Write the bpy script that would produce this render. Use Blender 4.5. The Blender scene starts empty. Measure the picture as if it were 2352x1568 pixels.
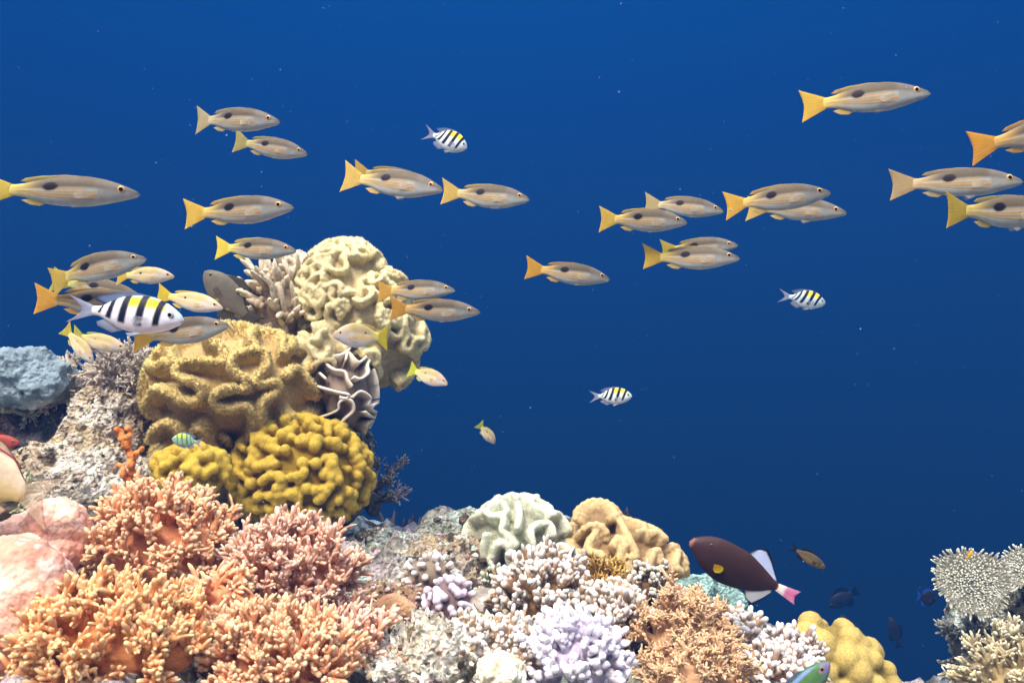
import bpy, bmesh, math, random
import numpy as np
from mathutils import Vector, Matrix
from math import radians, sin, cos, pi

scene = bpy.context.scene
col = scene.collection

# ------------------------------------------------------------------ camera
cam_data = bpy.data.cameras.new("camera")
cam_data.lens = 35.0
cam_data.sensor_width = 36.0
cam_data.clip_start = 0.02
cam_data.clip_end = 500.0
cam_data.dof.use_dof = True
cam_data.dof.focus_distance = 1.75
cam_data.dof.aperture_fstop = 14.0
cam = bpy.data.objects.new("camera", cam_data)
cam.rotation_euler = (radians(90), 0, 0)
col.objects.link(cam)
scene.camera = cam
FPX = 2352 * 35.0 / 36.0          # focal length in the pixels I measured the photo in

# ------------------------------------------------------------------ world: open water all round, Snell's window overhead
SUN_DIR = Vector((0.22, 0.46, -0.86)).normalized()      # travel direction of the light
SUN_ELEV = math.asin(-SUN_DIR.z)
SUN_ROT = math.atan2(-SUN_DIR.x, -SUN_DIR.y)
world = bpy.data.worlds.new("World")
scene.world = world
world.use_nodes = True
wn, wl = world.node_tree.nodes, world.node_tree.links
wn.clear()
w_out = wn.new("ShaderNodeOutputWorld")
w_bg = wn.new("ShaderNodeBackground")
w_bg.inputs["Strength"].default_value = 0.12
sky = wn.new("ShaderNodeTexSky")
sky.sky_type = 'NISHITA'
sky.sun_disc = False
sky.sun_elevation = SUN_ELEV
sky.sun_rotation = SUN_ROT
w_tc = wn.new("ShaderNodeTexCoord")
w_sep = wn.new("ShaderNodeSeparateXYZ")
w_ramp = wn.new("ShaderNodeValToRGB")
w_map = wn.new("ShaderNodeMapRange")
w_map.inputs["From Min"].default_value = -1.0
w_map.inputs["From Max"].default_value = 1.0
cr = w_ramp.color_ramp
cr.elements[0].position = 0.28; cr.elements[0].color = (0.012, 0.07, 0.16, 1)
cr.elements[1].position = 1.0;  cr.elements[1].color = (0.9, 2.2, 3.4, 1)
e = cr.elements.new(0.40); e.color = (0.016, 0.125, 0.38, 1)
e = cr.elements.new(0.50); e.color = (0.005, 0.25, 1.10, 1)
e = cr.elements.new(0.60); e.color = (0.003, 0.40, 1.95, 1)
e = cr.elements.new(0.70); e.color = (0.012, 0.60, 2.6, 1)
w_win = wn.new("ShaderNodeMapRange")
w_win.interpolation_type = 'SMOOTHSTEP'
w_win.inputs["From Min"].default_value = 0.50
w_win.inputs["From Max"].default_value = 0.75
w_mix = wn.new("ShaderNodeMix")
w_mix.data_type = 'RGBA'
w_tint = wn.new("ShaderNodeMix")
w_tint.data_type = 'RGBA'
w_tint.blend_type = 'MULTIPLY'
w_tint.inputs[0].default_value = 1.0
w_tint.inputs[7].default_value = (11.0, 8.7, 6.3, 1)
wl.new(w_tc.outputs["Generated"], w_sep.inputs[0])
wl.new(w_sep.outputs["Z"], w_map.inputs["Value"])
wl.new(w_map.outputs[0], w_ramp.inputs["Fac"])
wl.new(w_sep.outputs["Z"], w_win.inputs["Value"])
wl.new(w_win.outputs[0], w_mix.inputs[0])
w_az = wn.new("ShaderNodeFloatCurve")          # the open water is a little darker towards the right and far left
az = w_az.mapping.curves[0]
az.points[0].location = (0.0, 0.42); az.points[1].location = (1.0, 0.36)
az.points.new(0.40, 1.0); az.points.new(0.55, 1.12)
w_az.mapping.update()
w_x = wn.new("ShaderNodeMapRange"); w_x.inputs["From Min"].default_value = -1.0; w_x.inputs["From Max"].default_value = 1.0
w_sc = wn.new("ShaderNodeVectorMath"); w_sc.operation = 'SCALE'
wl.new(w_sep.outputs["X"], w_x.inputs["Value"])
wl.new(w_x.outputs[0], w_az.inputs["Value"])
wl.new(w_ramp.outputs["Color"], w_sc.inputs[0])
wl.new(w_az.outputs[0], w_sc.inputs["Scale"])
wl.new(w_sc.outputs[0], w_mix.inputs[6])
wl.new(sky.outputs["Color"], w_tint.inputs[6])
wl.new(w_tint.outputs[2], w_mix.inputs[7])
wl.new(w_mix.outputs[2], w_bg.inputs["Color"])
wl.new(w_bg.outputs[0], w_out.inputs["Surface"])

# ------------------------------------------------------------------ sun
sun_data = bpy.data.lights.new("sun", 'SUN')
sun_data.energy = 3.1
sun_data.angle = radians(16.0)
sun_data.color = (1.0, 0.97, 0.90)
sun = bpy.data.objects.new("sun", sun_data)
sun.rotation_euler = SUN_DIR.to_track_quat('-Z', 'Y').to_euler()
sun.location = (-1, -1, 4)
col.objects.link(sun)

scene.view_settings.view_transform = 'Standard'
scene.view_settings.look = 'None'
scene.view_settings.gamma = 1.0
scene.view_settings.exposure = 0.42
scene.cycles.max_bounces = 6
scene.cycles.diffuse_bounces = 3
scene.cycles.glossy_bounces = 2
scene.cycles.transmission_bounces = 3
scene.cycles.transparent_max_bounces = 8
scene.cycles.volume_bounces = 0
scene.cycles.use_denoising = True
scene.cycles.adaptive_threshold = 0.004
scene.cycles.caustics_reflective = False
scene.cycles.caustics_refractive = False

# ------------------------------------------------------------------ helpers
def P(px, py, Y):
    """A point of the photo (2352 px wide) at Y metres in front of the lens."""
    return np.array(((px - 1176) * Y / FPX, Y, -(py - 784) * Y / FPX))

def S(r, g, b):
    """sRGB 0-255 to linear."""
    def f(c):
        c /= 255.0
        return c / 12.92 if c <= 0.04045 else ((c + 0.055) / 1.055) ** 2.4
    return np.array((f(r), f(g), f(b)))

def nrm(v):
    return v / np.maximum(np.linalg.norm(v, axis=-1, keepdims=True), 1e-9)

def _h(ix, iy, iz, seed):
    n = (ix * 374761393 + iy * 668265263 + iz * 2147483647 + seed * 974634541) & 0xFFFFFFFF
    n = ((n ^ (n >> 13)) * 1274126177) & 0xFFFFFFFF
    n = n ^ (n >> 16)
    return (n & 0xFFFF) / 32767.5 - 1.0

def vnoise(p, seed=0):
    f = np.floor(p); i = f.astype(np.int64); t = p - f
    t = t * t * (3 - 2 * t)
    r = 0
    for dx in (0, 1):
        wx = t[:, 0] if dx else 1 - t[:, 0]
        for dy in (0, 1):
            wy = t[:, 1] if dy else 1 - t[:, 1]
            for dz in (0, 1):
                wz = t[:, 2] if dz else 1 - t[:, 2]
                r = r + wx * wy * wz * _h(i[:, 0] + dx, i[:, 1] + dy, i[:, 2] + dz, seed)
    return r

def fbm(p, scale, octv=4, seed=0, gain=0.5):
    r = 0; a = 1.0; s = scale
    for o in range(octv):
        r = r + a * vnoise(p * s + 17.3 * o, seed + o)
        a *= gain; s *= 2.03
    return r

def ridged(p, scale, octv=4, seed=0):
    r = 0; a = 1.0; s = scale
    for o in range(octv):
        r = r + a * (1 - 2 * np.abs(vnoise(p * s + 9.1 * o, seed + o)))
        a *= 0.5; s *= 2.1
    return r

def sstep(a, b, x):
    t = np.clip((x - a) / (b - a), 0, 1)
    return t * t * (3 - 2 * t)

def lerp(a, b, t):
    t = np.asarray(t)[..., None]
    return a * (1 - t) + b * t

class MB:
    """Collects faces with a colour per vertex; build() links them as one mesh object."""
    def __init__(s):
        s.V, s.C, s.Q, s.T, s.n = [], [], [], [], 0
    def add(s, v, quads=None, tris=None, c=(0.5, 0.5, 0.5)):
        v = np.asarray(v, float).reshape(-1, 3)
        c = np.asarray(c, float)
        s.V.append(v)
        s.C.append(np.broadcast_to(c, v.shape) if c.ndim == 1 else c.reshape(-1, 3))
        if quads is not None and len(quads): s.Q.append(np.asarray(quads) + s.n)
        if tris is not None and len(tris): s.T.append(np.asarray(tris) + s.n)
        s.n += len(v)
    def build(s, name, mat, parent=None, local=False, origin=None, smooth=True):
        v = np.concatenate(s.V); c = np.concatenate(s.C)
        if parent is not None and not local:
            v = v - np.array(parent.location)
        if origin is not None:
            v = v - origin
        q = np.concatenate(s.Q) if s.Q else np.zeros((0, 4), int)
        t = np.concatenate(s.T) if s.T else np.zeros((0, 3), int)
        me = bpy.data.meshes.new(name)
        me.vertices.add(len(v)); me.vertices.foreach_set('co', v.astype(np.float32).ravel())
        lv = np.concatenate([q.ravel(), t.ravel()]).astype(np.int32)
        me.loops.add(len(lv)); me.loops.foreach_set('vertex_index', lv)
        me.polygons.add(len(q) + len(t))
        ls = np.concatenate([np.arange(len(q)) * 4, len(q) * 4 + np.arange(len(t)) * 3]).astype(np.int32)
        me.polygons.foreach_set('loop_start', ls)
        me.update(calc_edges=True)
        me.validate()
        me.polygons.foreach_set('use_smooth', np.full(len(me.polygons), smooth))
        ca = me.color_attributes.new('Col', 'FLOAT_COLOR', 'POINT')
        rgba = np.ones((len(v), 4), np.float32); rgba[:, :3] = np.clip(c, 0, 1)
        ca.data.foreach_set('color', rgba.ravel())
        me.materials.append(mat)
        o = bpy.data.objects.new(name, me)
        col.objects.link(o)
        if parent is not None: o.parent = parent
        if origin is not None: o.location = origin
        return o

def empty(name, loc, label, cat, group=None):
    o = bpy.data.objects.new(name, None)
    o.empty_display_size = 0.02
    col.objects.link(o)
    o.location = tuple(loc)
    return tag(o, label, cat, group)

def tag(o, label, cat=None, group=None, kind=None):
    if label: o['label'] = label
    if cat: o['category'] = cat
    if group: o['group'] = group
    if kind: o['kind'] = kind
    return o

_ico = {}
def ico(n):
    if n not in _ico:
        bm = bmesh.new()
        bmesh.ops.create_icosphere(bm, subdivisions=n, radius=1.0)
        v = np.array([x.co[:] for x in bm.verts]); f = np.array([[w.index for w in p.verts] for p in bm.faces])
        bm.free(); _ico[n] = (v, f)
    return _ico[n]

def balls(pts, rad, n=2):
    """A sphere at every point: vertices and triangles."""
    v, f = ico(n)
    pts = np.asarray(pts).reshape(-1, 3); rad = np.broadcast_to(np.asarray(rad, float), (len(pts),))
    V = pts[:, None, :] + v[None] * rad[:, None, None]
    T = f[None] + (np.arange(len(pts)) * len(v))[:, None, None]
    return V.reshape(-1, 3), T.reshape(-1, 3)

def tubes(paths, rad, sides=7):
    """Round tubes round many paths of K points at once; the last ring is drawn together by its radius."""
    N, K, _ = paths.shape
    T = nrm(np.gradient(paths, axis=1))
    mt = nrm(paths[:, -1] - paths[:, 0])
    ref = np.where(np.abs(mt[:, 2:3]) < 0.8, np.array([[0, 0, 1.0]]), np.array([[1.0, 0, 0]]))[:, None, :]
    A = nrm(np.cross(T, np.broadcast_to(ref, T.shape))); B = np.cross(T, A)
    a = np.linspace(0, 2 * pi, sides, endpoint=False)
    V = paths[:, :, None, :] + rad[:, :, None, None] * (A[:, :, None, :] * np.cos(a)[None, None, :, None] + B[:, :, None, :] * np.sin(a)[None, None, :, None])
    k = np.arange(K - 1)[:, None]; s = np.arange(sides)[None, :]; s2 = (s + 1) % sides
    q = np.stack([k * sides + s, k * sides + s2, (k + 1) * sides + s2, (k + 1) * sides + s], -1).reshape(-1, 4)
    Q = q[None] + (np.arange(N) * K * sides)[:, None, None]
    return V.reshape(-1, 3), Q.reshape(-1, 4)

FT = np.array([0, .3, .6, .82, .94, 1.0]); FR = np.array([1.2, 1.02, .98, .88, .60, .06])

def fingers(S0, D, L, r, bend, c0, c1, rng, sides=7, vary=0.12, tip0=0.35, flare=None):
    """Tapered round-ended fingers: starts S0, directions D, lengths L, radii r; colour runs from c0 to c1 at the tip."""
    N = len(S0); t = FT[None, :, None]
    fr = FR if flare is None else flare
    paths = S0[:, None, :] + D[:, None, :] * (L[:, None, None] * t) + bend[:, None, :] * (L[:, None, None] * t * t)
    V, Q = tubes(paths, r[:, None] * fr[None, :], sides)
    cc = lerp(np.asarray(c0), np.asarray(c1), sstep(tip0, 1.0, FT))
    cc = cc[None] * (1 + vary * rng.normal(size=(N, 1, 1)))
    C = np.repeat(cc.reshape(N * len(FT), 3), sides, axis=0)
    return V, Q, C

def remesh(V, T, voxel, smooth=4):
    """Fuses a soup of closed shapes into one skin."""
    me = bpy.data.meshes.new('soup')
    me.from_pydata(V.tolist(), [], T.tolist())
    o = bpy.data.objects.new('soup', me); col.objects.link(o)
    m = o.modifiers.new('r', 'REMESH'); m.mode = 'VOXEL'; m.voxel_size = voxel
    if smooth:
        m2 = o.modifiers.new('s', 'SMOOTH'); m2.factor = 0.5; m2.iterations = smooth
    dg = bpy.context.evaluated_depsgraph_get()
    ev = o.evaluated_get(dg); em = ev.to_mesh()
    nv = len(em.vertices); v = np.empty(nv * 3, np.float32); em.vertices.foreach_get('co', v)
    nm = np.empty(nv * 3, np.float32); em.vertices.foreach_get('normal', nm)
    lt = np.empty(len(em.polygons), np.int32); em.polygons.foreach_get('loop_total', lt)
    ls = np.empty(len(em.polygons), np.int32); em.polygons.foreach_get('loop_start', ls)
    lv = np.empty(len(em.loops), np.int32); em.loops.foreach_get('vertex_index', lv)
    q = lv[ls[lt == 4][:, None] + np.arange(4)]
    t = lv[ls[lt == 3][:, None] + np.arange(3)]
    ev.to_mesh_clear()
    bpy.data.objects.remove(o); bpy.data.meshes.remove(me)
    return v.reshape(-1, 3).astype(float), q, t, nm.reshape(-1, 3).astype(float)

def catmull(pts, n):
    p = np.asarray(pts, float)
    p = np.vstack([2 * p[0] - p[1], p, 2 * p[-1] - p[-2]])
    out = []
    for i in range(1, len(p) - 2):
        for t in np.linspace(0, 1, n, endpoint=False):
            out.append(0.5 * (2 * p[i] + (p[i + 1] - p[i - 1]) * t + (2 * p[i - 1] - 5 * p[i] + 4 * p[i + 1] - p[i + 2]) * t * t
                              + (3 * p[i] - p[i - 1] - 3 * p[i + 1] + p[i + 2]) * t ** 3))
    out.append(p[-2])
    return np.array(out)

# ------------------------------------------------------------------ materials
def mk(name, rough=0.7, bump=0.0, bscale=150, mott=0.0, mscale=20, spec=0.3, trans=0.0, alpha=1.0, vor=0.0, vscale=60, dist=0.003, sss=0.0):
    m = bpy.data.materials.new(name); m.use_nodes = True
    n, l = m.node_tree.nodes, m.node_tree.links
    bs = n["Principled BSDF"]; out = n["Material Output"]
    bs.inputs["Roughness"].default_value = rough
    bs.inputs["Specular IOR Level"].default_value = spec
    at = n.new("ShaderNodeVertexColor"); at.layer_name = 'Col'
    tc = n.new("ShaderNodeTexCoord")
    c = at.outputs["Color"]
    if mott > 0:
        nz = n.new("ShaderNodeTexNoise"); nz.inputs["Scale"].default_value = mscale; nz.inputs["Detail"].default_value = 5
        l.new(tc.outputs["Object"], nz.inputs["Vector"])
        mr = n.new("ShaderNodeMapRange"); mr.inputs["From Min"].default_value = 0.3; mr.inputs["From Max"].default_value = 0.7
        mr.inputs["To Min"].default_value = 1 - mott; mr.inputs["To Max"].default_value = 1 + mott
        l.new(nz.outputs["Fac"], mr.inputs["Value"])
        mx = n.new("ShaderNodeVectorMath"); mx.operation = 'SCALE'
        l.new(c, mx.inputs[0]); l.new(mr.outputs[0], mx.inputs["Scale"])
        c = mx.outputs[0]
    if bump > 0:
        nb = n.new("ShaderNodeTexNoise"); nb.inputs["Scale"].default_value = bscale; nb.inputs["Detail"].default_value = 4
        l.new(tc.outputs["Object"], nb.inputs["Vector"])
        h = nb.outputs["Fac"]
        if vor > 0:
            vo = n.new("ShaderNodeTexVoronoi"); vo.inputs["Scale"].default_value = vscale
            l.new(tc.outputs["Object"], vo.inputs["Vector"])
            ma = n.new("ShaderNodeMath"); ma.operation = 'MULTIPLY_ADD'; ma.inputs[1].default_value = vor
            l.new(vo.outputs["Distance"], ma.inputs[0]); l.new(h, ma.inputs[2]); h = ma.outputs[0]
        bp = n.new("ShaderNodeBump"); bp.inputs["Strength"].default_value = bump; bp.inputs["Distance"].default_value = dist
        l.new(h, bp.inputs["Height"]); l.new(bp.outputs[0], bs.inputs["Normal"])
    l.new(c, bs.inputs["Base Color"])
    last = bs.outputs[0]
    if sss > 0:
        bs.inputs["Subsurface Weight"].default_value = sss
        bs.inputs["Subsurface Radius"].default_value = (0.012, 0.007, 0.004)
        bs.inputs["Subsurface Scale"].default_value = 1.0
    if trans > 0:
        tr = n.new("ShaderNodeBsdfTranslucent"); l.new(c, tr.inputs["Color"])
        mi = n.new("ShaderNodeMixShader"); mi.inputs[0].default_value = trans
        l.new(last, mi.inputs[1]); l.new(tr.outputs[0], mi.inputs[2]); last = mi.outputs[0]
    if alpha < 1:
        tp = n.new("ShaderNodeBsdfTransparent")
        mi = n.new("ShaderNodeMixShader"); mi.inputs[0].default_value = alpha
        l.new(tp.outputs[0], mi.inputs[1]); l.new(last, mi.inputs[2]); last = mi.outputs[0]
    l.new(last, out.inputs["Surface"])
    return m

M_ROCK = mk('reef_rock', 0.9, 1.0, 110, 0.45, 70, 0.12, vor=0.8, vscale=130, dist=0.010)
M_MOUND = mk('boulder_coral', 0.85, 0.8, 130, 0.30, 45, 0.12, vor=0.3, vscale=170, dist=0.004)
M_LEATHER = mk('leather_coral', 0.85, 0.6, 480, 0.22, 260, 0.1, dist=0.0018)
M_KNOB = mk('knobby_coral', 0.9, 0.8, 600, 0.22, 300, 0.1, dist=0.0018)
M_POLYP = mk('polyps', 0.8, 0, mott=0.2, mscale=40, spec=0.2, trans=0.25)
M_FINGER = mk('finger_coral', 0.8, 0.5, 500, 0.20, 180, 0.15, trans=0.2, dist=0.0012)
M_STONY = mk('stony_coral', 0.8, 0.4, 700, 0.1, 80, 0.2, dist=0.001)
M_PLATE = mk('ruffled_plate', 0.7, 0.2, 200, 0.15, 40, 0.2)
M_FISH = mk('fish_skin', 0.55, 0.15, 500, 0.10, 90, 0.22, dist=0.0006)
M_FIN = mk('fish_fin', 0.55, 0, mott=0.06, mscale=120, spec=0.15, trans=0.5, alpha=0.94)
M_WHITEFIN = mk('white_fin', 0.55, 0, mott=0.05, mscale=120, spec=0.15, trans=0.3)
M_CLEARFIN = mk('clear_fin', 0.5, 0, spec=0.2, trans=0.4, alpha=0.32)
M_EYE = mk('fish_eye', 0.12, 0, spec=0.5)
M_SAND = mk('sea_floor', 0.95, 0.3, 6, 0.3, 1.2, 0.1, dist=0.05)
M_SPECK = mk('specks', 0.6, 0, spec=0.3)

# ------------------------------------------------------------------ the reef slope and the sea floor
GP = [(-300, 2000, .85), (0, 2000, .85), (300, 2050, .85), (600, 2050, .85), (900, 2050, .9), (1200, 2050, .9), (1500, 2100, .95), (1800, 2100, 1.0), (2000, 2300, 1.2), (2400, 2500, 1.3),
      (0, 1680, 1.1), (300, 1680, 1.1), (600, 1680, 1.12), (900, 1660, 1.15), (1200, 1650, 1.15), (1500, 1680, 1.2), (1800, 1720, 1.2),
      (-200, 1300, 1.4), (100, 1360, 1.4), (400, 1420, 1.4), (700, 1470, 1.4), (950, 1500, 1.4), (1200, 1520, 1.4), (1500, 1540, 1.4), (1750, 1600, 1.45), (1950, 1720, 1.5), (2200, 2050, 1.5),
      (-100, 1130, 1.9), (150, 1160, 1.9), (450, 1230, 1.9), (700, 1290, 1.9), (850, 1300, 1.9), (1050, 1310, 1.85), (1250, 1350, 1.8), (1450, 1420, 1.8), (1700, 1490, 1.8), (1900, 1620, 1.8), (2050, 1850, 1.8),
      (-200, 960, 2.4), (60, 960, 2.4), (250, 980, 2.35), (450, 1060, 2.3), (700, 1230, 2.2), (880, 1290, 2.15), (1050, 1240, 2.1), (1250, 1300, 2.1), (1500, 1400, 2.1), (1750, 1520, 2.1), (1950, 1720, 2.1),
      (2180, 1780, 2.0), (2280, 1620, 2.05), (2450, 1500, 2.05), (2600, 1500, 2.1), (2300, 1700, 2.4), (2500, 1650, 2.5),
      (-300, 950, 2.9), (100, 1050, 2.9), (500, 1250, 2.8), (800, 1480, 2.7), (1050, 1520, 2.7), (1300, 1560, 2.7), (1600, 1640, 2.7), (2000, 2000, 2.7),
      (0, 1300, 3.5), (600, 1700, 3.4), (1200, 1900, 3.4), (1800, 2200, 3.3), (2400, 2300, 3.2), (-900, 1300, 3.5), (-900, 950, 2.4), (-900, 1250, 1.4)]
GPW = np.array([P(*g) for g in GP])

def ground_z(x, y):
    d2 = (x[:, None] - GPW[None, :, 0]) ** 2 + (y[:, None] - GPW[None, :, 1]) ** 2 + 1e-4
    w = d2 ** -1.8
    return (w * GPW[None, :, 2]).sum(1) / w.sum(1)

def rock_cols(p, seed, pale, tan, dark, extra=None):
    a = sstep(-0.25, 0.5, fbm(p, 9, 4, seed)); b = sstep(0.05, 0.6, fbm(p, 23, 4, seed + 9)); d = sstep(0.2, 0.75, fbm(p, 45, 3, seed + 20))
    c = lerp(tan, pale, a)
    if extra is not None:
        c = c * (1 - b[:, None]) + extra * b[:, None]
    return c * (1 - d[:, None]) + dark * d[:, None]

def build_reef():
    xs = np.arange(-2.4, 2.3, 0.011); ys = np.arange(0.3, 4.0, 0.011)
    X, Y = np.meshgrid(xs, ys); x, y = X.ravel(), Y.ravel()
    z = ground_z(x, y)
    p = np.stack([x, y, z], 1)
    edge = sstep(3.0, 4.0, y) + sstep(1.2, 2.3, np.abs(x)) * 0.6
    z = z + 0.045 * fbm(p, 5, 3, 3) + 0.022 * ridged(p, 16, 3, 5) + 0.010 * ridged(p, 48, 2, 8)
    z = z - 3.0 * edge ** 1.5
    p[:, 2] = np.maximum(z, -4.9)
    nx, ny = len(xs), len(ys)
    i = np.arange(ny - 1)[:, None] * nx + np.arange(nx - 1)[None, :]
    q = np.stack([i, i + 1, i + nx + 1, i + nx], -1).reshape(-1, 4)
    m = MB(); m.add(p, quads=q, c=rock_cols(p, 1, S(216, 222, 212), S(150, 148, 130), S(78, 76, 70), S(168, 158, 158)))  # palette shifted paler and blue-green: the water's veil is put into the colour
    tag(m.build('reef_terrain', M_ROCK), 'rubbly pale reef slope under all the corals', kind='structure')
    # sea floor far below, rising gently into the distance
    xs = np.linspace(-8.6, 8.6, 93); ys = np.linspace(-3.6, 9.6, 77)
    X, Y = np.meshgrid(xs, ys); x, y = X.ravel(), Y.ravel()
    p = np.stack([x, y, np.full(x.shape, 0.0)], 1)
    p[:, 2] = -4.6 + 0.2 * fbm(p, 0.35, 3, 4)
    nx, ny = len(xs), len(ys)
    i = np.arange(ny - 1)[:, None] * nx + np.arange(nx - 1)[None, :]
    q = np.stack([i, i + 1, i + nx + 1, i + nx], -1).reshape(-1, 4)
    m = MB(); m.add(p, quads=q, c=lerp(S(70, 72, 66), S(104, 104, 94), sstep(-.4, .5, fbm(p, .8, 3, 2))))
    tag(m.build('sea_floor', M_SAND), 'dim sandy sea floor far below the reef edge', kind='structure')
build_reef()

# ------------------------------------------------------------------ rocks and boulder corals
def rock(name, label, cat, c, rad, seed, cols, mat, amp=0.22, sc=1.0, sub=6, rid=0.5, group=None, squash=None, lumps=()):
    v, f = ico(sub)
    c = np.asarray(c); rad = np.asarray(rad)
    s = float(np.mean(rad))
    if lumps:
        V, T = balls(np.vstack([np.zeros((1, 3))] + [np.array([l[:3]]) for l in lumps]), np.array([1.0] + [l[3] for l in lumps]), 4)
        q = None
        V, q, t, _ = remesh(V * rad, T, s * 0.035, 3)
    else:
        V = v * rad; t = f; q = None
    n = nrm(V / rad ** 2)
    d = amp * s * ((1 - rid) * fbm(V / s + seed, 1.3 * sc, 5, seed) + rid * 0.8 * ridged(V / s + seed, 2.2 * sc, 5, seed + 3))
    V = V + n * d[:, None]
    m = MB(); m.add(V + c, quads=q, tris=t, c=cols(V + c, seed) if callable(cols) else cols)
    if mat is M_ROCK and name == 'reef_rock':                 # crusts, nubs and little polyps growing on the stone
        rng = np.random.default_rng(seed)
        vi, fi = ico(1)
        k = rng.choice(np.where(n[:, 2] > -.3)[0], 420)
        r0 = rng.gamma(2.0, .0009, len(k)) + .0006
        sc3 = r0[:, None, None] * rng.uniform(.6, 1.6, (len(k), 1, 3))
        bits = (V[k] + c)[:, None, :] + (vi * 1.0)[None] * sc3 * (1 + .25 * rng.normal(size=(len(k), len(vi), 1)))
        pal = np.array([S(226, 222, 208), S(200, 188, 160), S(188, 166, 170), S(150, 140, 116), S(104, 90, 76), S(176, 188, 174), S(186, 150, 124)])
        m.add(bits.reshape(-1, 3), tris=(fi[None] + (np.arange(len(k)) * len(vi))[:, None, None]).reshape(-1, 3), c=np.repeat(pal[rng.integers(0, len(pal), len(k))], len(vi), axis=0))
    o = m.build(name, mat, origin=c)
    return tag(o, label, cat, group)

PALE_R = lambda p, s: rock_cols(p, s, S(228, 224, 208), S(168, 152, 122), S(84, 74, 60), S(182, 172, 154))
GREEN_R = lambda p, s: rock_cols(p, s, S(200, 215, 205), S(125, 130, 110), S(60, 62, 58), S(150, 160, 150))
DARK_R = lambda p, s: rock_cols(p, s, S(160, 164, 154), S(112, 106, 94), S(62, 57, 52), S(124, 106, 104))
PINK_M = lambda p, s: lerp(lerp(S(206, 148, 124), S(236, 192, 168), sstep(-.6, .4, fbm(p, 18, 4, s))), S(244, 222, 208), sstep(.1, .9, fbm(p, 60, 4, s + 5)) * .8)
BLUE_M = lambda p, s: lerp(S(128, 148, 156), S(204, 216, 222), sstep(-.5, .5, fbm(p, 12, 4, s)))

rock('reef_rock', 'big pale crusty rock left of the brown folded coral', 'rock', P(250, 1010, 1.98), (.085, .08, .10), 4, PALE_R, M_ROCK, .3, 1.2)
rock('reef_rock', 'pale rock ledge sloping down behind the orange finger sponge', 'rock', P(190, 1120, 1.9), (.14, .10, .085), 9, PALE_R, M_ROCK, .3, 1.1)
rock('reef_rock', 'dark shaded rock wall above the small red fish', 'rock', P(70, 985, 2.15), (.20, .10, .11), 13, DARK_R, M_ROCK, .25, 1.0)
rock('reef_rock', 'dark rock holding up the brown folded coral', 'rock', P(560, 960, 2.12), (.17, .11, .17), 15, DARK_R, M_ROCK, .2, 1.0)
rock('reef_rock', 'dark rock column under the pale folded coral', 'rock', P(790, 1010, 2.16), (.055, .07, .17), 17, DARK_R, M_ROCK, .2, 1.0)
rock('reef_rock', 'pale green crusted rock left of the pale green leather coral', 'rock', P(1075, 1250, 1.98), (.085, .08, .055), 21, GREEN_R, M_ROCK, .35, 1.4)
rock('reef_rock', 'rough speckled rock below the pale green leather coral', 'rock', P(1020, 1330, 1.82), (.095, .08, .06), 23, PALE_R, M_ROCK, .35, 1.6)
rock('reef_rock', 'greenish crusted rock right beside the yellow knobby coral', 'rock', P(860, 1290, 1.9), (.075, .07, .05), 27, GREEN_R, M_ROCK, .35, 1.4)
rock('reef_rock', 'bright white rubble block at the bottom edge', 'rock', P(1010, 1545, 1.22), (.085, .07, .045), 29, lambda p, s: rock_cols(p, s, S(240, 240, 228), S(205, 198, 175), S(130, 120, 100), S(225, 220, 205)), M_ROCK, .55, 2.6)
rock('reef_rock', 'pale sandy rock in front of the banded resting fish', 'rock', P(1130, 1490, 1.34), (.07, .05, .032), 31, lambda p, s: rock_cols(p, s, S(238, 236, 220), S(200, 192, 165), S(120, 110, 90), S(222, 218, 200)), M_ROCK, .5, 2.6)
rock('reef_rock', 'brownish low rock between the orange coral and the speckled rock', 'rock', P(890, 1400, 1.55), (.075, .06, .035), 33, lambda p, s: rock_cols(p, s, S(190, 170, 140), S(140, 112, 85), S(75, 55, 48), S(150, 110, 105)), M_ROCK, .3, 1.5)
rock('reef_rock', 'teal tinted far rock behind the dark triggerfish', 'rock', P(1625, 1440, 2.75) - np.array((0, 0, .40)), (.15, .15, .50), 35, lambda p, s: rock_cols(p, s, S(165, 205, 195), S(105, 130, 118), S(60, 75, 70), S(130, 165, 155)), M_ROCK, .35, 1.4)
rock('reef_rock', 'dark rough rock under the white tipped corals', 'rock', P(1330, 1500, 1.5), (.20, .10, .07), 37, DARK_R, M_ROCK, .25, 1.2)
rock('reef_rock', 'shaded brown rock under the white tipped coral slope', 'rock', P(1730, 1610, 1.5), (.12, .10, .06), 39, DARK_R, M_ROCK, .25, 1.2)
rock('reef_rock', 'grey rough rock holding up the round table coral', 'rock', P(2300, 1480, 2.12), (.10, .09, .11), 41, GREEN_R, M_ROCK, .3, 1.2)
rock('reef_rock', 'rounded far mound peeping over the bottom edge', 'rock', P(2040, 1590, 2.4) - np.array((0, 0, .35)), (.05, .06, .38), 43, GREEN_R, M_ROCK, .25, 1.0, sub=5)

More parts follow.
